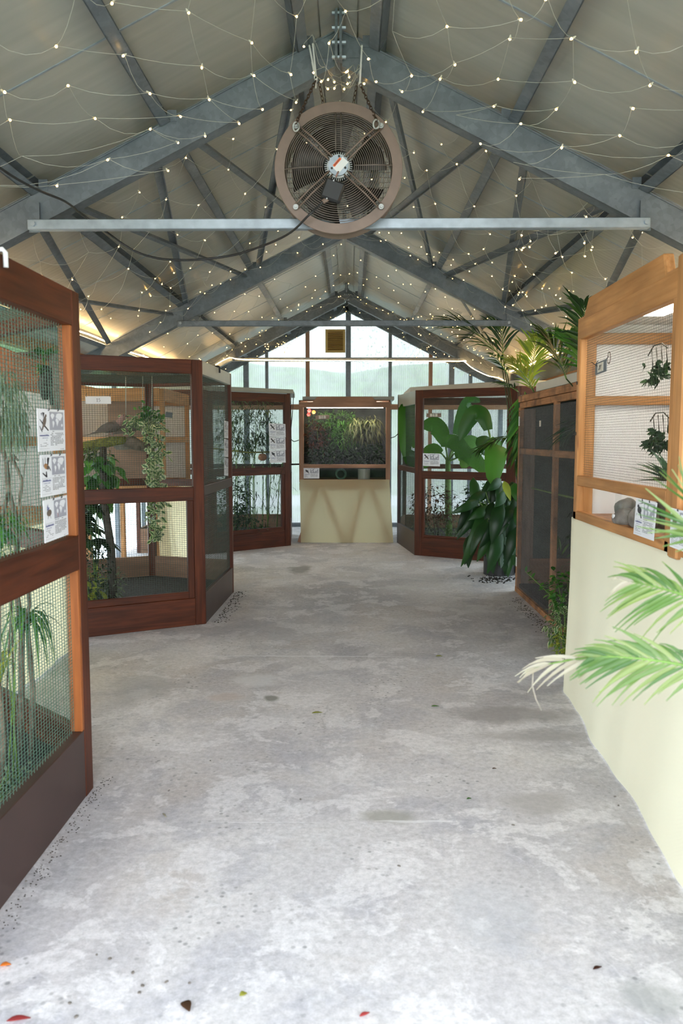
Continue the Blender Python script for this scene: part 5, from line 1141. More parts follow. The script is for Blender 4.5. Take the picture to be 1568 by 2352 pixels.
# ---- plants and stones in the pine cabinet H
def ivy_pot(label, c, r_, n, cord=True):
    t = thing('hanging_ivy', label, 'plant', c)
    if cord:
        m = MB(); c = Vector(c); m.tube([c+Vector((0, -.12, .10)), c+Vector((0, -.05, .13)), c+Vector((0, .05, .13)), c+Vector((0, .12, .09))], 0.003, 4)
        for q in (-.1, -.04, .02, .08): m.tube([c+Vector((0, q, .12)), c+Vector((0.01, q, .03))], 0.002, 4)
        m.build('stem', M['bark_dark'], t)
    m = MB()
    for i in range(n):
        p = Vector(c)+rvec()*r_*rnd(.3, 1); a0 = rnd(0, 6.28); d0 = rvec(-1, .3)
        for q in (-0.8, 0, 0.8): dd = Matrix.Rotation(q, 3, Vector((1, 0.2, 0.1)))@d0; m.leaf(p, dd, (-1, 0, 0.2), 0.045, 0.022, 0.1, 3)
    m.build('foliage', M['leaf_dark'], t, kind='stuff')
p = LP(1508, 855, 3.85); ivy_pot('small hanging ivy high inside the pine cabinet', p, 0.065, 34)
p = LP(1512, 1010, 3.9); ivy_pot('trailing ivy sprig half way up inside the pine cabinet', p, 0.07, 40)
t = thing('agave', 'grey-green agave with pointed leaves inside the pine cabinet', 'plant', LP(1540, 1100, 3.75)); b = LP(1545, 1108, 3.75)
for k in range(14):
    a = rnd(-2.9, 0.4) if k > 5 else rnd(2.6, 3.6); m = MB(); dd = (math.cos(PI-0.25*(k-6)), math.sin(k*2.4)*0.6, 0.15+0.14*(k % 6)); m.leaf(b, dd, (0, 0, 1), 0.23*rnd(.8, 1.1), 0.055, 0.12, 6, 0, 0.4, 0.45); m.build('leaf', M['leaf_calathea'], t)
m = MB(); m.disc(b+Vector((0, 0, -0.25)), 0, 0.07, (0, 0, 1), 0.2, 18); m.build('pot', M['stone'], t)
def rock(label, c, s, seed):
    rr = random.Random(seed); me = bpy.data.meshes.new('rock'); import bmesh
    bm = bmesh.new(); bmesh.ops.create_icosphere(bm, subdivisions=3, radius=1.0)
    import mathutils
    for v in bm.verts:
        nz = mathutils.noise.noise(v.co*1.3+Vector((seed, 0, 0)))*0.12+mathutils.noise.noise(v.co*3.1)*0.06; v.co *= (1+nz); v.co = Vector((v.co.x*s[0], v.co.y*s[1], v.co.z*s[2]))+Vector(c)
    for f in bm.faces: f.smooth = True
    bm.to_mesh(me); bm.free(); me.materials.append(M['stone']); o = bpy.data.objects.new('rock', me); COL.objects.link(o); tag(o, label, 'rock'); return o
c1 = at_y(1440, 1172, 4.0); rock('upper dark rounded rock behind the glass of the pine cabinet', c1, (0.062, 0.07, 0.062), 3)
c2 = at_y(1436, 1212, 3.88); c2.z = hb+0.036+0.045; rock('lower brown rounded rock behind the glass of the pine cabinet', c2, (0.060, 0.08, 0.048), 8)
c3 = at_y(1478, 1190, 3.72); c3.z = hb+0.036+0.06; rock('small rock at the right behind the two rounded rocks', c3, (0.07, 0.06, 0.065), 12)

# ---- foreground palm at the right edge
t = thing('areca_palm', 'potted palm at the right edge, pale blurred fronds reaching in', 'palm', (1.02, 1.30, 0))
m = MB(); m.disc((0.98, 1.30, 0), 0, 0.12, (0, 0, 1), 0.26, 24); m.build('pot', M['black'], t)
def near_frond(b, tip, nl, ll, lw, dry, v=0.05, drp=0.15, sv=None, ang=0.8, stalk=True):
    b = Vector(b); tip = Vector(tip); root = Vector((0.98, 1.30, 0.24))
    if stalk: m = MB(); m.tube([root, root.lerp(b, .5)+Vector((.03, 0, .05)), b], [0.010, 0.008, 0.006], 6); m.build('leaf_stalk', M['stem'], t)
    d = tip-b; d2 = d+Vector((0, 0, 1))*drp*d.length; frond(t, b, d2, d2.length, drp*d.length/d2.length, nl, ll, lw, 'leaf_near', 'frond', 0.005, ang, v, 0.03, 0.30, separate=True, dry_tip=dry, sidev=sv)
rb = [LP(1780, 1300, 1.62), LP(1720, 1262, 1.70), LP(1650, 1232, 1.76), LP(1590, 1218, 1.80)]
m = MB(); root = Vector((0.98, 1.30, 0.24)); m.tube(smooth_pts([root, root.lerp(rb[0], .6)+Vector((.03, 0, .03))]+rb), 0.006, 6); fr0 = m.build('frond', M['stem'], t)
for k, (px, py) in enumerate(((1552, 1040), (1545, 1063), (1527, 1077), (1506, 1084), (1500, 1090), (1486, 1105), (1465, 1131), (1453, 1165), (1458, 1184), (1455, 1200), (1470, 1212), (1455, 1228), (1490, 1250), (1510, 1262), (1530, 1278), (1560, 1290), (1575, 1060), (1600, 1040))):
    q = 3-2.4*(k % 6)/6; a_ = int(min(2, q)); bp_ = rb[a_].lerp(rb[a_+1], q-a_); e = LP(px, py, 1.84+rnd(-.05, .08)); d_ = e-bp_
    m = MB(); m.leaf(bp_, d_+Vector((0, 0, .03)), (rnd(-.3, .3), -1, .3), d_.length, rnd(.008, .012), 0.04, 5, 0, .35, .6); m.build('leaflet', M['leaf_near'], fr0)
near_frond(LP(1640, 1395, 1.75), LP(1440, 1335, 1.9), 16, 0.155, 0.010, 0.12, sv=(0.25, 0.2, 1))
near_frond(LP(1640, 1545, 1.70), LP(1365, 1508, 1.85), 18, 0.155, 0.011, 0.0, sv=(0.3, 0.1, 1), ang=0.7)
near_frond(LP(1420, 1510, 1.83), LP(1225, 1535, 2.0), 6, 0.14, 0.010, 1.0, sv=(0.3, 0.1, 1), ang=0.35, stalk=False)
m = MB(); m.tube([LP(1224, 1540, 2.0), LP(1222, 1575, 2.0), LP(1230, 1605, 2.0), LP(1243, 1632, 2.0)], [.002, .002, .002, .001], 4); m.build('dry_strand', M['leaf_dry'], t)
# ================================================================== FAN
FY = 4.33; FC = at_y(777, 386, FY)
fan = thing('ventilation_fan', 'large round taupe ventilation fan hanging on chains under the roof ridge', 'fan', FC)
def fp(x, z, y=0.0): return Vector((FC.x+x, FC.y+y, FC.z+z))
RO, RI = 0.336, 0.282
m = MB(); m.disc(fp(0, 0, 0.0), RI, RO, (0, 1, 0), 0.012, 72); m.build('front_flange', M['fan_taupe'], fan, 0.002)
m = MB(); m.disc(fp(0, 0, 0.012), RI, RI+0.006, (0, 1, 0), 0.15, 64); m.build('housing', M['fan_dark'], fan)
m = MB(); m.disc(fp(0, 0, 0.15), RI, RO-0.01, (0, 1, 0), 0.012, 64); m.build('rear_flange', M['fan_taupe'], fan)
def ring(m, r_, y, w=0.0024, n=72): m.tube([fp(math.cos(2*PI*k/n)*r_, math.sin(2*PI*k/n)*r_, y) for k in range(n)], w, 4, closed=True)
m = MB()
for k in range(19):
    r_ = 0.084+k*(RI-0.086)/18.5; ring(m, r_, -0.018+0.03*(r_/RI)**4-0.012, 0.0022)
m.build('guard_rings', M['fan_wire'], fan)
m = MB()
for sx_ in (-0.014, 0.014): m.tube([fp(sx_, 0.075, -0.03), fp(sx_, 0.20, -0.028), fp(sx_, 0.275, -0.01)], 0.003, 5)
m.tube([fp(-0.08, -0.002, -0.03), fp(-0.20, -0.005, -0.028), fp(-0.282, -0.008, -0.008)], 0.003, 5); m.tube([fp(0.08, 0.004, -0.03), fp(0.20, 0.007, -0.028), fp(0.282, 0.010, -0.008)], 0.003, 5)
m.build('guard_wires', M['fan_wire'], fan)
for a in (43, 137, 222, 318):
    c, s_ = math.cos(math.radians(a)), math.sin(math.radians(a)); m = MB()
    for q in (-0.012, 0.012): m.tube([fp(c*0.05-s_*q, s_*0.05+c*q, -0.036), fp(c*0.20-s_*q, s_*0.20+c*q, -0.040), fp(c*0.300-s_*q, s_*0.300+c*q, -0.012)], 0.0042, 6)
    st_ = m.build('strut', M['fan_taupe'], fan)
    m = MB(); m.disc(fp(c*0.302, s_*0.302, -0.022), 0.006, 0.014, (0, 1, 0), 0.018, 14); m.disc(fp(c*0.302, s_*0.302, -0.03), 0, 0.008, (0, 1, 0), 0.02, 6); m.build('bolt', M['alu'], st_)
m = MB(); m.disc(fp(0, 0, -0.03), 0, 0.060, (0, 1, 0), 0.12, 40)
for k in range(40):
    a = 2*PI*k/40; m.bar(fp(math.cos(a)*0.056, math.sin(a)*0.056, 0.02), fp(math.cos(a)*0.073, math.sin(a)*0.073, 0.02), 0.003, 0.085, (0, 1, 0))
mo = m.build('motor', M['alu'], fan)
m = MB(); m.disc(fp(0, 0, -0.046), 0, 0.052, (0, 1, 0), 0.016, 40); m.build('motor_cap', M['galv_light'], mo)
def rot2(x, z, a): a = math.radians(a); return (x*math.cos(a)-z*math.sin(a), x*math.sin(a)+z*math.cos(a))
def plate2(m, cx_, cz_, w, h, a, y, th):
    pts = [rot2(x, z, a) for x, z in ((-w/2, -h/2), (w/2, -h/2), (w/2, h/2), (-w/2, h/2))]; v = [fp(cx_+x, cz_+z, y) for x, z in pts]+[fp(cx_+x, cz_+z, y+th) for x, z in pts]
    m.add(v, [(0, 1, 2, 3), (7, 6, 5, 4), (0, 4, 5, 1), (1, 5, 6, 2), (2, 6, 7, 3), (3, 7, 4, 0)])
m = MB(); plate2(m, 0.012, 0.0, 0.075, 0.042, 48, -0.0475, 0.001); m.build('rating_label', M['white_plastic'], mo)
m = MB(); plate2(m, -0.006, 0.014, 0.054, 0.013, 48, -0.0488, 0.001); m.build('warning_label', M['orange'], mo, label='orange warning label')
m = MB()
for i in range(9): 
    x, z = rot2(-0.021+i*0.005, 0, 48); plate2(m, -0.006+x, 0.014+z, 0.003, 0.006 if i % 3 else 0.008, 48, -0.0496, 0.0005)
m.build('warning_text', M['ink'], mo)
m = MB()
for x, z in ((-0.034, -0.016), (0.036, -0.014), (0.004, 0.044)): m.disc(fp(x, z, -0.05), 0, 0.006, (0, 1, 0), 0.005, 8)
m.build('screw', M['black'], mo)
for k in range(5):
    a = math.radians(20+72*k); m = MB(); vs = []
    for i in range(7):
        r_ = 0.06+i*0.033; da = 0.85+0.15*(i/6); tilt = 0.055
        for j, q in enumerate((-1, 0, 1)):
            an = a+q*da*0.5+0.12*i/6; vs.append(fp(math.cos(an)*r_, math.sin(an)*r_, 0.07+q*tilt-(0.008 if q == 0 else 0)))
    m.add(vs, [(i*3+j, i*3+j+1, i*3+j+4, i*3+j+3) for i in range(6) for j in range(2)], 0, None, True); o = m.build('blade', M['fan_dark'], fan); sol = o.modifiers.new('th', 'SOLIDIFY'); sol.thickness = 0.003
m = MB(); 
for i in range(-10, 11):
    q = i*0.027; h_ = math.sqrt(max(0, RI*RI-q*q)); m.tube([fp(q, -h_, 0.155), fp(q, h_, 0.155)], 0.0016, 4); m.tube([fp(-h_, q, 0.157), fp(h_, q, 0.157)], 0.0016, 4)
m.build('rear_grid', M['fan_wire'], fan, kind='stuff')
JB = at_y(764, 439, FY-0.07)-FC
m = MB(); m.bar(FC+JB+Vector((*[rot2(0, -0.052, -20)[0]], 0, rot2(0, -0.052, -20)[1])), FC+JB+Vector((rot2(0, 0.052, -20)[0], 0, rot2(0, 0.052, -20)[1])), 0.105, 0.05, (0, 1, 0)); jb = m.build('junction_box', M['black'], fan, 0.010)
m = MB()
for x, z in ((0.005, 0.045), (-0.03, -0.045)): m.disc(fp(JB.x+x, JB.z+z, JB.y-0.028), 0, 0.004, (0, 1, 0), 0.004, 8)
m.build('screw', M['alu'], jb)
GL = at_y(741, 464, FY-0.075); m = MB(); m.tube([FC+JB+Vector((-0.02, 0.0, -0.035)), GL], [0.014, 0.011], 8); m.build('cable_gland', M['fan_taupe'], jb)
m = MB(); m.tube([fp(0.0, -0.035, -0.05), fp(-0.006, -0.055, -0.075), fp(-0.012, -0.07, -0.075)], 0.0045, 6); m.build('motor_lead', M['dove_pink'], mo)
for px, py in ((680, 291), (864, 285)):
    c = at_y(px, py, FY-0.03); m = MB(); m.tube([c+Vector((0.016*math.cos(a), 0.006*math.sin(a*2), 0.022*math.sin(a))) for a in [i*2*PI/14 for i in range(14)]], 0.0055, 6, closed=True); m.build('lifting_eye', M['alu'], fan)

def chain(label, a, b):
    a = Vector(a); b = Vector(b); L = (b-a).length; d = (b-a)/L; n = int(L/0.021); m = MB(); s1 = d.orthogonal().normalized(); s2 = d.cross(s1)
    for i in range(n):
        c = a+d*((i+0.5)*L/n); sd = s1 if i % 2 else s2
        m.tube([c+d*(0.0145*math.cos(t))+sd*(0.0075*math.sin(t)) for t in [k*2*PI/10 for k in range(10)]], 0.0024, 4, closed=True)
    return tag(m.build('chain', M['rust']), label, 'chain')
TL, TR = at_y(724, 186, 4.44), at_y(827, 194, 4.44)
chain('front left rusty chain between the fan eye and the white ties', at_y(679, 284, FY-0.03), TL)
chain('front right rusty chain between the fan eye and the white tie', at_y(865, 278, FY-0.03), TR)
chain('rear left rusty chain running down behind the fan rim', at_y(746, 262, 4.49), TL+Vector((0.02, 0.02, 0)))
chain('rear right rusty chain running down behind the fan rim', at_y(807, 262, 4.49), TR+Vector((-0.02, 0.02, 0)))
def ziptie(label, px0, py0, px1, py1, tail=None):
    a = at_y(px0, py0, 4.50); b = at_y(px1, py1, 4.46); m = MB(); a2 = Vector((a.x, 4.545, a.z)); 
    m.bar(a, b, 0.009, 0.002, (0, -1, 0)); m.bar(a, a2, 0.009, 0.002, (1, 0, 0)); m.bar(a2, Vector((b.x, 4.50, b.z)), 0.009, 0.002, (0, 1, 0)); m.box(b, (0.014, 0.012, 0.014))
    if tail: m.bar(b, at_y(*tail, 4.44), 0.007, 0.002, (0, -1, 0))
    return tag(m.build('cable_tie', M['white_plastic']), label, 'cable tie')
ziptie('left one of the two white cable ties over the left rafter', 710, 104, 724, 178)
ziptie('right one of the two white cable ties, with a loose tail, over the left rafter', 718, 100, 726, 180, (725, 203))
ziptie('single wide white cable tie over the right rafter above the fan', 831, 104, 826, 192)
# power cable
cb = [(-20, 372, 3.6), (40, 412, 3.8), (95, 440, 4.05), (150, 463, 4.30), (185, 490, 4.66), (240, 530, 4.72), (300, 572, 4.74), (350, 591, 4.74), (400, 597, 4.72), (460, 596, 4.70), (540, 585, 4.68), (620, 558, 4.55), (670, 532, 4.40)]
cpts = [at_y(*c) for c in cb]+[at_y(705, 498, 4.24), GL+Vector((-0.02, 0, -0.02)), GL]
def smooth(pts, k=4):
    out = []; n = len(pts)
    for i in range(n-1):
        p0, p1, p2, p3 = pts[max(0, i-1)], pts[i], pts[i+1], pts[min(n-1, i+2)]
        for j in range(k):
            t = j/k; out.append(0.5*((2*p1)+(p2-p0)*t+(2*p0-5*p1+4*p2-p3)*t*t+(3*p1-p0-3*p2+p3)*t**3))
    return out+[pts[-1]]
m = MB(); m.tube(smooth(cpts), 0.0065, 6); tag(m.build('power_cable', M['black']), 'long black power cable looping from the roof to the fan box', 'cable')
for pts, lab in (([(674, 900, 11.3), (672, 940, 11.25), (668, 985, 11.2)], 'thin dark cable hanging from the lid of the bamboo cage'), ([(666, 1006, 11.3), (675, 1014, 11.4), (690, 1009, 11.5)], 'short dark cable loop between the bamboo cage and the centre cabinet'), ([(896, 1006, 11.5), (906, 1003, 11.4), (914, 996, 11.35)], 'short dark cable between the centre cabinet and cage 19')):
    m = MB(); m.tube(smooth([at_y(*p) for p in pts]), 0.006, 5); tag(m.build('cable', M['black']), lab, 'cable')

# ================================================================== FAIRY LIGHT NETS
bm_ = MB(); bm_.disc((0, 0, 0), 0, 0.0036, (0, 0, -1), 0.011, 6); bm_.disc((0, 0, 0.012), 0, 0.0042, (0, 0, -1), 0.012, 6, 1)
proto = None
def wire(m, a, b, sag, r_=0.0012, k=4):
    pts = []
    for i in range(k+1): t = i/k; pts.append(a.lerp(b, t)+Vector((0, 0, -1))*(sag*4*t*(1-t)))
    m.tube(pts, r_, 3, caps=False)
def bulb_mesh():
    me = bpy.data.meshes.new('bulb'); b = MB(); 
    b.tube([(0, 0, 0.012), (0, 0, 0.004), (0, 0, -0.004)], [0.002, 0.0046, 0.0046], 6, 1); b.tube([(0, 0, -0.004), (0, 0, -0.010), (0, 0, -0.014)], [0.0052, 0.0052, 0.001], 6, 0)
    me.from_pydata(b.v, [], b.f); me.materials.append(M['bulb']); me.materials.append(M['bulb_tip']); me.polygons.foreach_set('material_index', b.m); me.update(); return me
BME = bulb_mesh()
def add_bulb(root, p, scale=1.0):
    o = bpy.data.objects.new('bulb', BME); COL.objects.link(o); o.parent = root; o.matrix_parent_inverse = Matrix.Translation(-root.location); o.location = p
    o.rotation_euler = (rnd(-1.2, 1.2), rnd(-1.2, 1.2), 0); o.scale = (scale,)*3; return o
def net(label, surf, nu, nv, skip=0.0, double=0.3, size=1.0, lead=None):
    # surf(u, v) gives the point of the net for u, v in 0..1
    root = thing('fairy_light_net', label, 'string lights', surf(0.5, 0.5)); m = MB(); P = {}
    for i in range(nu+1):
        for j in range(nv+1):
            u = (i+(0.5 if j % 2 else 0)+rnd(-.18, .18))/(nu+0.5); v = (j+rnd(-.18, .18))/nv
            p = surf(min(1, max(0, u)), min(1, max(0, v)))+Vector((rnd(-.02, .02), rnd(-.02, .02), rnd(-.03, .03))); P[i, j] = p
            if rnd(0, 1) > skip: add_bulb(root, p, size)
    for (i, j), p in P.items():
        for q in (((i, j+1), (i+1, j+1)) if j % 2 else ((i, j+1), (i-1, j+1))):
            if q in P and rnd(0, 1) > 0.05: wire(m, p, P[q], rnd(0.005, 0.05))
    if lead: m.tube(smooth([Vector(x) for x in lead]), 0.0016, 3)
    m.build('net_wire', M['string'], root, kind='stuff')
    return root
def under(s, y, drop): return Vector((RX+s, y, zr(s)-drop))
def s0(u, v):     # bay before the first frame, drawn together at the ties above the fan
    s = (u*2-1); y = 2.1+v*2.33
    k = max(0, (v-0.55)/0.45)**1.5; ss = s*2.2*(1-0.55*k)
    d = 0.13+0.10*abs(s)+0.18*k+0.06*math.sin(u*9+v*4)
    return under(ss, y, d)
def s1n(u, v):
    s = (u*2-1); y = 4.68+v*3.55; ss = s*2.05+0.08*math.sin(v*9)
    return under(ss, y, 0.17+0.16*math.sin(PI*v)*(1-abs(s)*0.4)+0.05*math.sin(u*14+v*8))
def s2n(u, v):
    s = (u*2-1); y = 8.42+v*3.55; ss = s*2.1+0.08*math.sin(v*7)
    return under(ss, y, 0.16+0.16*math.sin(PI*v)*(1-abs(s)*0.4)+0.05*math.sin(u*12+v*9))
def s3n(u, v):
    s = (u*2-1); return Vector((RX+s*2.0, 12.15+v*1.2, zr(s*2.0)-0.17-0.14*math.sin(PI*v)))
net('warm fairy light net draped before and over the nearest roof frame', s0, 14, 9, 0.08)
net('warm fairy light net hanging in the bay behind the fan', s1n, 13, 12, 0.15, size=0.85)
net('warm fairy light net in the farther bay, under the pale roof sheets', s2n, 13, 13, 0.2, size=0.8)
net('warm fairy light net in the last bay against the gable', s3n, 13, 4, 0.3, size=0.7)
# bunched ends that dangle at the right and left of the frames
def dangle(label, c, n, spread, drop, size=1.0):
    c = Vector(c); root = thing('fairy_light_string', label, 'string lights', c); m = MB()
    for i in range(n):
        a = c+Vector((rnd(-spread, spread), rnd(-.25, .25), rnd(-.03, .10))); b = a+Vector((rnd(-.12, .12), rnd(-.12, .12), -rnd(0.3, 1)*drop))
        k = a.lerp(b, .5)+Vector((rnd(-.06, .06), rnd(-.05, .05), 0)); m.tube(smooth([a, k, b], 4), 0.0011, 3); add_bulb(root, b, size)
        if i: m.tube(smooth([a, a.lerp(pa, .5)+Vector((0, 0, -.06)), pa], 3), 0.0011, 3)
        if rnd(0, 1) < .6: add_bulb(root, k, size)
        pa = a
    m.build('lead_wire', M['string'], root, kind='stuff'); return root
dangle('bunch of warm lights dangling at the right below the middle frame', at_y(1240, 625, 7.4), 14, 0.26, 0.34)
dangle('bunch of warm lights dangling at the right, between fan frame and roof brace', at_y(1330, 520, 5.2), 9, 0.35, 0.28)
dangle('loose warm lights along the roof line at the left of the middle frame', at_y(330, 640, 7.6), 16, 0.30, 0.12)
dangle('tangled warm lights low on the right side of the last frame', at_y(1040, 790, 12.2), 34, 0.55, 0.22)
dangle('warm lights bunched low at the left of the last frame', at_y(585, 790, 12.2), 24, 0.5, 0.16)
dangle('warm lights hanging above the palm tips under the right roof slope', at_y(1030, 720, 9.6), 22, 0.6, 0.25)
dangle('warm light tangle gathered at the ties above the fan', at_y(775, 168, 4.42), 9, 0.16, 0.05)

# ================================================================== LED STRIPS
def led(label, pts, r_=0.007):
    t = thing('led_strip', label, 'lamp', pts[0]); m = MB(); m.tube(pts, r_, 6); m.build('light_tube', M['led'], t)
    for k in range(0, len(pts), 3): p = Vector(pts[k]); mm = MB(); mm.box(p+Vector((0, 0, 0.012)), (0.02, 0.02, 0.012)); mm.build('clip', M['white_plastic'], t)
    return t
led('warm LED strip along the top of the left wall', [(-2.50, y, 2.475-0.01*math.sin(y*3)) for y in [2.2+i*0.5 for i in range(21)]])
led('warm LED strip along the top of the right wall behind the palms', [(2.38, y, 2.48-0.01*math.sin(y*3)) for y in [2.2+i*0.5 for i in range(21)]])
led('warm LED strip along the tie bar before the end wall, curving down both rafters', smooth([at_y(495, 838, 12.0), at_y(526, 822, 11.98), at_y(560, 826, 11.97), at_y(700, 828, 11.97), at_y(870, 829, 11.97), at_y(1055, 830, 11.97), at_y(1064, 829, 11.95), at_y(1085, 846, 11.95), at_y(1120, 863, 11.95), at_y(1145, 868, 11.95), at_y(1162, 877, 11.95)], 3), 0.0035)

# vent in the gable
V0 = at_y(747, 757, 13.47); V1 = at_y(793, 810, 13.47); vw = V1.x-V0.x; vh = V0.z-V1.z; vc = (V0+V1)/2
vt = thing('wall_vent', 'square yellowed plastic vent with slats high on the end wall', 'vent', (vc.x, 13.47, vc.z))
for a, b, w in (((V0.x, V0.z-.015), (V1.x, V0.z-.015), .03), ((V0.x, V1.z+.015), (V1.x, V1.z+.015), .03), ((V0.x+.02, V0.z-.03), (V0.x+.02, V1.z+.03), .04), ((V1.x-.02, V0.z-.03), (V1.x-.02, V1.z+.03), .04)):
    m = MB(); m.bar((a[0], 13.46, a[1]), (b[0], 13.46, b[1]), w, 0.03, (0, 1, 0)); m.build('frame', M['cream_plastic'], vt)
for k in range(11):
    z = V1.z+0.045+k*(vh-0.09)/10; m = MB(); m.bar((V0.x+.04, 13.462, z), (V1.x-.04, 13.462, z), 0.004, 0.030, (0, 0.8, 0.6)); m.build('slat', M['cream_plastic'], vt)
m = MB(); m.box((vc.x, 13.485, vc.z), (vw-.05, 0.006, vh-.05)); m.build('backing', M['plywood'], vt)

# ================================================================== CARDS AND NUMBER PLATES
LAND = [[(.05, .80), (.16, .92), (.30, .88), (.34, .78), (.26, .68), (.20, .58), (.16, .62), (.10, .70)], [(.22, .52), (.30, .48), (.33, .38), (.27, .22), (.23, .12), (.21, .28), (.18, .42)],
        [(.42, .60), (.50, .66), (.58, .60), (.64, .48), (.58, .34), (.53, .20), (.48, .34), (.46, .46), (.41, .50)], [(.42, .74), (.50, .90), (.66, .94), (.86, .92), (.93, .80), (.84, .66), (.78, .52), (.72, .56), (.68, .50), (.62, .60), (.52, .66), (.45, .68)], [(.80, .30), (.88, .36), (.94, .28), (.90, .18), (.82, .20)]]
def card(name, label, O, ux, uz, w, h, kind, seed, cat='card', land=False, tilt=0):
    # O: lower-left corner, ux and uz: unit vectors along width and height; printed face towards ux x uz
    O = Vector(O); ux = Vector(ux).normalized(); uz = Vector(uz).normalized(); nn = ux.cross(uz).normalized(); rr = random.Random(seed)
    t = thing(name, label, cat, O)
    def P(u, v, d=0.0): return O+ux*(u*w)+uz*(v*h)+nn*d
    m = MB(); m.add([P(0, 0), P(1, 0), P(1, 1), P(0, 1), P(0, 0, -.0012), P(1, 0, -.0012), P(1, 1, -.0012), P(0, 1, -.0012)], [(0, 1, 2, 3), (7, 6, 5, 4), (0, 4, 5, 1), (1, 5, 6, 2), (2, 6, 7, 3), (3, 7, 4, 0)]); m.build('sheet', M['paper'], t)
    def quad(m, u0, v0, u1, v1, d=0.0006, mi=0): m.add([P(u0, v0, d), P(u1, v0, d), P(u1, v1, d), P(u0, v1, d)], [(0, 1, 2, 3)], mi)
    # map
    mx0, my0, mx1, my1 = (.42, .50, .94, .94)
    m = MB(); quad(m, mx0, my0, mx1, my1); 
    for pl in LAND: m.add([P(mx0+(mx1-mx0)*a, my0+(my1-my0)*b, .0012) for a, b in pl], [tuple(range(len(pl)))], 1)
    if kind == 'quail': m.add([P(mx0+(mx1-mx0)*a, my0+(my1-my0)*b, .0018) for a, b in ((.22, .30), (.26, .28), (.29, .04), (.27, .04))], [(0, 1, 2, 3)], 2)
    m.build('world_map', [M['paper_grey'], M['paper'], M['petal']], t)
    # picture of a bird on a twig
    m = MB(); 
    def poly(pl, mi, d=.0010): m.add([P(a, b, d) for a, b in pl], [tuple(range(len(pl)))], mi)
    def ell(cx_, cy_, rx, ry, an, mi, d=.0014):
        pl = []
        for k in range(14): x, y = rx*math.cos(2*PI*k/14), ry*math.sin(2*PI*k/14); pl.append((cx_+x*math.cos(an)-y*math.sin(an), cy_+x*math.sin(an)+y*math.cos(an)))
        poly(pl, mi, d)
    if kind == 'dove':
        poly([(.06, .76), (.10, .74), (.38, .50), (.36, .48), (.20, .60)], 0); poly([(.05, .60), (.07, .60), (.16, .46), (.13, .46)], 0); poly([(.12, .90), (.15, .90), (.14, .82)], 0); poly([(.16, .92), (.24, .91), (.20, .78)], 0)
        ell(.23, .70, .055, .13, -.30, 1); ell(.28, .84, .03, .035, 0, 1); poly([(.12, .50), (.16, .50), (.22, .62), (.18, .64)], 1, .0016)
    elif kind == 'robin':
        for a, b in ((.08, .92), (.16, .93), (.24, .90)): poly([(a, b), (a+.015, b), (a+.03, .72), (a+.02, .72)], 0)
        poly([(.26, .93), (.33, .92), (.28, .74), (.24, .72)], 0); poly([(.18, .46), (.24, .46), (.22, .60), (.19, .60)], 0); poly([(.06, .56), (.08, .58), (.20, .50), (.18, .47)], 0)
        ell(.20, .72, .09, .065, -.5, 2); ell(.26, .69, .05, .05, -.5, 1, .0018); poly([(.28, .70), (.36, .60), (.37, .62), (.31, .72)], 0, .0016)
    elif kind == 'quail':
        ell(.21, .68, .095, .08, .2, 1); ell(.17, .78, .05, .03, .5, 3, .0018); poly([(.13, .80), (.17, .90), (.18, .80)], 3); poly([(.18, .62), (.19, .62), (.16, .54), (.15, .54)], 0); poly([(.24, .62), (.25, .62), (.28, .54), (.27, .54)], 0)
    elif kind == 'dark':
        ell(.22, .70, .10, .09, -.5, 0); ell(.15, .80, .045, .045, 0, 0); poly([(.28, .66), (.36, .50), (.32, .48), (.24, .60)], 0); poly([(.08, .84), (.36, .92), (.36, .90)], 0); poly([(.06, .50), (.10, .60), (.12, .60)], 0)
    else:
        ell(.20, .74, .045, .13, .55, 0); ell(.27, .66, .04, .12, .5, 1); poly([(.10, .92), (.14, .92), (.34, .56), (.30, .52)], 0); poly([(.08, .60), (.36, .86), (.37, .84), (.10, .57)], 0); ell(.12, .86, .04, .05, 0, 0)
    m.build('bird_picture', [M['ink'], M['dove'], M['ochre'], M['ink_blue']], t)
    # lettering too small to read: rows of word-long marks
    m = MB(); 
    def row(u0, u1, v, hh, mi=0, fill=.9):
        u = u0
        while u < u1-.02:
            lw = rr.uniform(.02, .08); 
            if u+lw > u1: break
            if rr.random() < fill: quad(m, u, v, u+lw, v+hh, .0006, mi)
            u += lw+.014
    u = .06
    while u < .38: 
        lw = rr.uniform(.008, .016); quad(m, u, .355, u+lw, .355+rr.choice([.035, .035, .05]), .0006, 1); u += lw+.004
    row(.09, .36, .31, .012, 1)
    for k in range(5): row(.07, .37, .26-k*.035, .010, 0, .6)
    row(.44, .80, .465, .012, 0, .5)
    for k in range(9): row(.44, .94 if k < 8 else .7, .415-k*.035, .013, 0)
    row(.80, .94, .03, .008, 0)
    for v in (.43, .06): quad(m, .05, v, .40, v+.003, .0006, 0)
    m.build('lettering', [M['ink'], M['ink_blue']], t, kind='stuff')
    for u in (.36, .70):
        m = MB(); m.tube([P(u, 1.02, .004), P(u+.01, .99, .006), P(u, .965, .003)], 0.0022, 5); m.build('clip', M['ink'], t)
    return t
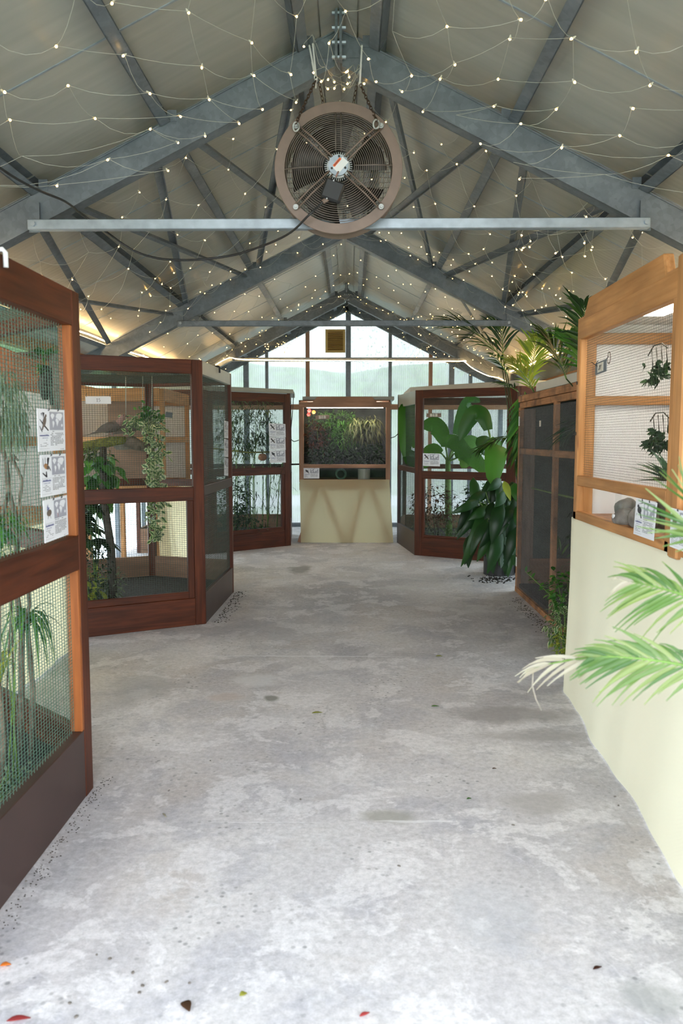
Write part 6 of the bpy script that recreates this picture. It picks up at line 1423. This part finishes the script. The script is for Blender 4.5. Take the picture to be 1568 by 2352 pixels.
# three cards on cage A
def card_px(label, TL_, TR_, BL_, Xp, kind, seed, off=0.003):
    a = at_x(*TL_, Xp); b = at_x(*TR_, Xp); c = at_x(*BL_, Xp); ux = (b-a); uz = (a-c); w = ux.length; h = uz.length
    return card('bird_card', label, c+Vector((off, 0, 0)), ux, uz, w, h, kind, seed)
card_px('top bird card on the nearest left cage, a dove perched on a twig', (83, 938), (146, 942), (86, 1038), -1.100, 'dove', 1)
card_px('middle bird card on the nearest left cage, an orange-breasted bird', (90, 1045), (149, 1042), (93, 1143), -1.099, 'robin', 2)
card_px('bottom bird card on the nearest left cage, a round quail-like bird', (97, 1150), (152, 1137), (101, 1248), -1.098, 'quail', 3)
# cage C cards
tC = Vector((-0.84+1.84, 11.056-10.20, 0)).normalized(); nC = Vector((tC.y, -tC.x, 0))
def on_C(px, py):
    # point on the front plane of cage C
    d = ray(px, py); P0 = Vector((-0.84, 11.056, 0))+nC*0.02; k = (P0-Vector((0, 0, EYE))).dot(nC)/d.dot(nC); return Vector((0, 0, EYE))+d*k
def card_plane(fn, label, tl, tr, bl, kind, seed, name='bird_card', extra=0.0):
    a, b, c = fn(*tl), fn(*tr), fn(*bl); return card(name, label, c, b-a, a-c, (b-a).length, (a-c).length, kind, seed)
card_plane(on_C, 'top bird card on the bamboo cage', (617, 972), (655, 974), (618, 1003), 'dark2', 4)
card_plane(on_C, 'middle bird card on the bamboo cage', (618, 1004), (655, 1005), (619, 1033), 'dark2', 5)
card_plane(on_C, 'bottom bird card on the bamboo cage, a black bird', (619, 1034), (655, 1034), (620, 1063), 'dark', 6)
# cage B side face cards (seen almost edge-on)
for k, (lab, y0_, y1_) in enumerate((('top bird card on the narrow side of cage 15', 966, 1006), ('middle bird card on the narrow side of cage 15', 1008, 1049), ('bottom bird card on the narrow side of cage 15', 1051, 1092))):
    card_px(lab, (515, y0_), (524, y0_+2), (515, y1_), -1.125, ('dove', 'dark', 'dark2')[k], 10+k, 0.0)
# cabinet D card
card_plane(lambda a, b: at_y(a, b, DY-0.005), 'small bird card at the lower left of the centre cabinet', (697, 1075), (733, 1075), (697, 1099), 'dark', 7)
# cage E card
tE = Vector((1.95-.814, 9.47-10.16, 0)).normalized(); nE = Vector((tE.y, -tE.x, 0))
def on_E(px, py):
    d = ray(px, py); P0 = Vector((.814, 10.16, 0))+nE*0.02; k = (P0-Vector((0, 0, EYE))).dot(nE)/d.dot(nE); return Vector((0, 0, EYE))+d*k
card_plane(on_E, 'bird card on cage 19 with a crossed black bird picture', (971, 1041), (1010, 1042), (971, 1070), 'dark2', 8)
# pine cabinet cards
card_px('bird card on the near end of the pine cabinet, behind the pale fronds', (1466, 1144), (1514, 1155), (1459, 1226), HX-0.012, 'dark', 9, -0.01)
card_px('bird card on the second pine cabinet, cut by the right edge', (1546, 1166), (1600, 1180), (1543, 1255), HX-0.04, 'quail', 14, -0.01)

DIG = {'1': [[(.28, .80), (.52, 1.0)], [(.52, 1.0), (.52, 0)], [(.30, 0), (.74, 0)]],
       '5': [[(.80, 1.0), (.30, 1.0)], [(.30, 1.0), (.25, .58)], [(.25, .58), (.55, .62), (.78, .48), (.80, .26), (.62, .05), (.35, 0), (.18, .08)]],
       '9': [[(.80, .68), (.70, .92), (.50, 1.0), (.28, .90), (.20, .68), (.28, .48), (.50, .42), (.72, .50), (.80, .68)], [(.80, .68), (.76, .35), (.60, .10), (.28, 0)]],
       '8': [[(.50, .54), (.26, .68), (.26, .88), (.50, 1.0), (.74, .88), (.74, .68), (.50, .54)], [(.50, .54), (.20, .38), (.18, .12), (.50, 0), (.82, .12), (.80, .38), (.50, .54)]],
       '2': [[(.22, .76), (.30, .94), (.52, 1.0), (.76, .88), (.76, .66), (.50, .34), (.18, 0)], [(.18, 0), (.84, 0)]]}
def plate(label, fn, tl, tr, bl, text, face='white_plastic', back=None, dh=0.42):
    a, b, c = fn(*tl), fn(*tr), fn(*bl); ux = (b-a); uz = (a-c); w, h = ux.length, uz.length; ux.normalize(); uz.normalize(); nn = ux.cross(uz).normalized()
    t = thing('number_plate', label, 'sign', c)
    P = lambda u, v, d: c+ux*u+uz*v+nn*d
    m = MB(); m.bar(P(0, h/2, 0.0), P(w, h/2, 0.0), h, 0.004, nn); m.build('board', M[back or face], t, 0.006 if not back else 0.002)
    if back: m = MB(); m.bar(P(w*.25, h/2, 0.003), P(w*.75, h/2, .003), h*.72, 0.002, nn); m.build('paper', M['cover_white'], t)
    m = MB(); hh = h*dh; ww = hh*.72; x0 = w/2-ww*len(text)/2
    for i, ch in enumerate(text):
        for st_ in DIG[ch]:
            for p, q in zip(st_[:-1], st_[1:]): m.bar(P(x0+i*ww+p[0]*ww*.9, h*(1-dh)/2+p[1]*hh, .0052), P(x0+i*ww+q[0]*ww*.9, h*(1-dh)/2+q[1]*hh, .0052), hh*(.12 if ch == '1' and p[0] == q[0] else .09), 0.0012, nn)
    m.build('number', M['ink'], t, label='number '+text)
    m = MB()
    for u in (.04, .96): m.tube([P(w*u, h*.9, .003), P(w*u-.006, h*1.15, .004), P(w*u+.004, h*1.35, 0.0)], .0016, 4)
    m.build('wire_loop', M['ink'], t)
    return t
tB = Vector((-1.173+2.30, 6.329-5.70, 0)).normalized(); nB = Vector((tB.y, -tB.x, 0))
def on_B(px, py):
    d = ray(px, py); P0 = Vector((-1.173, 6.329, 0))+nB*0.006; k = (P0-Vector((0, 0, EYE))).dot(nB)/d.dot(nB); return Vector((0, 0, EYE))+d*k
plate('white number plate 15 on the mesh of the left cage', on_B, (196, 910), (255, 910), (196, 928), '15')
plate('grey number plate 19 behind the upper mesh of the banana cage', on_E, (979, 949), (1013, 949), (979, 958), '19', 'cover_white', 'grey_wood', .8)
plate('grey number plate 18 among the plants of the centre cabinet', lambda a, b: at_y(a, b, DY+0.06), (724, 955), (756, 953), (724, 964), '18', 'cover_white', 'grey_wood', .7)
plate('slate number plate 21, tilted, on the mesh of the pine cabinet', lambda a, b: at_x(a, b, HX-0.004), (1370, 837), (1396, 826), (1364, 860), '21', 'cover_white', 'plate_grey', .45)
m = MB(); c = at_x(1398, 822, HX-.006); m.tube([c+Vector((0, 0.022*math.cos(a), 0.03*math.sin(a))) for a in [k*2*PI/12 for k in range(12)]], .0018, 4, closed=True); m.tube([at_x(1358, 832, HX-.006), at_x(1372, 842, HX-.006)], .0018, 4); tag(m.build('wire_loop', M['rust']), 'thin wire loop holding the slate number plate', 'wire')
o = at_y(388, 953, 8.12); m = MB(); m.bar(o+Vector((-.035, 0, .004)), o+Vector((.035, 0, -.004)), .055, .006, (0, 1, 0)); tag(m.build('number_plate', M['plate_grey']), 'small dark plate hanging on the pine cabinet behind cage 15', 'sign')
m = MB(); pc = at_x(1240, 973, GX-.012); m.box(pc, (.004, .05, .05)); tag(m.build('label_tag', M['cover_white']), 'small pale tag at the upper left of the netted aviary', 'tag')

# ================================================================== SMALL THINGS ON THE FLOOR
def fleaf(label, px, py, L, Wd, mat, ang, cat='leaf', name='fallen_leaf'):
    p = at_z(px, py, 0.004); m = MB(); m.leaf(p, (math.cos(ang), math.sin(ang), .06), (0, 0, 1), L, Wd, 0.05, 5, 0, .5); o = m.build(name, M[mat]); sol = o.modifiers.new('t', 'SOLIDIFY'); sol.thickness = .0008; return tag(o, label, cat)
fleaf('purple and green fallen leaf at the bottom of the picture', 421, 2300, .045, .028, 'leaf_red', -1.0); fleaf('small bright green leaf scrap near the bottom centre', 550, 2287, .022, .018, 'leaf_yellow', .5)
fleaf('dark red petal on the concrete near the bottom centre', 826, 2334, .03, .012, 'petal', .5, 'petal', 'petal'); fleaf('red petal in the bottom left corner', 15, 2345, .06, .02, 'petal', .2, 'petal', 'petal'); fleaf('pink petal at the left edge of the floor', 0, 2218, .03, .018, 'flower_orange', .2, 'petal', 'petal')
fleaf('narrow yellow-green leaf in the middle of the floor', 716, 1638, .06, .018, 'leaf_yellow', .2); fleaf('small green leaf on the floor right of the middle', 990, 1622, .045, .014, 'leaf_mid', 0); fleaf('small yellowish leaf far along the floor near the netted aviary', 1000, 1507, .05, .018, 'leaf_yellow', 0)
fleaf('tiny dark leaf curl at the lower right of the floor', 1362, 2226, .03, .012, 'leaf_red', .4); fleaf('thin dry stalk on the left part of the floor', 374, 1868, .04, .008, 'leaf_dry', -1.0); fleaf('small brown leaf scrap right of centre on the near floor', 1130, 1765, .02, .01, 'leaf_red', 0); fleaf('small olive leaf scrap by the pale floor patch', 1072, 1835, .02, .012, 'leaf_mid', .3)
rr = random.Random(5)
peb = [(252, 2202), (327, 2264), (320, 2280), (382, 2255), (435, 2258), (222, 2193), (305, 2234), (388, 1816), (60, 2024), (483, 1747), (1178, 1895), (160, 2304), (175, 2335), (916, 1989), (1195, 1324), (1420, 1850), (1412, 1830), (690, 1836)]
proto = None
for k, (px, py) in enumerate(peb):
    p = at_z(px, py, .002)
    if proto is None:
        m = MB(); m.disc((0, 0, 0), 0, .0055, (0, 0, 1), .004, 7); proto = m.build('pebble', M['stone'], bevel=.001); o = proto
    else: o = proto.copy(); COL.objects.link(o)
    o.location = (p.x, p.y, 0.0005); o.rotation_euler = (0, 0, rr.uniform(0, 6)); o.scale = (rr.uniform(.6, 1.3), rr.uniform(.5, 1.0), 1)
    tag(o, 'tiny dark grey crumb of stone on the pale concrete', 'stone', 'dark stone crumbs on the concrete')
t = thing('soil_spill', 'dark scattered soil beside the pot of the glossy plant', 'soil', (1.6, 8.5, 0)); m = MB()
for i in range(160): m.box((1.55+rr.gauss(0, .12), 8.40+rr.gauss(0, .10), .004), (rr.uniform(.006, .02), rr.uniform(.006, .02), .006))
m.build('crumbs', M['soil'], t, kind='stuff')
t = thing('soil_crumbs', 'dark soil crumbs along the foot of the left cages and aviary', 'soil', (-1, 3, 0)); m = MB()
for i in range(220):
    y = rr.uniform(2.0, 3.4); x = -1.097+abs(rr.gauss(0, .03)); m.box((x, y, .001), (rr.uniform(.002, .006), rr.uniform(.0015, .004), .002))
for i in range(160):
    y = rr.uniform(6.0, 7.4); x = 1.58-abs(rr.gauss(0, .06)); m.box((x, y, .002), (rr.uniform(.004, .012), rr.uniform(.004, .01), .003))
for i in range(160):
    y = rr.uniform(6.35, 7.7); x = -1.12+abs(rr.gauss(0, .05)); m.box((x, y, .002), (rr.uniform(.004, .012), rr.uniform(.004, .01), .003))
m.build('crumbs', M['bark_dark'], t, kind='stuff')
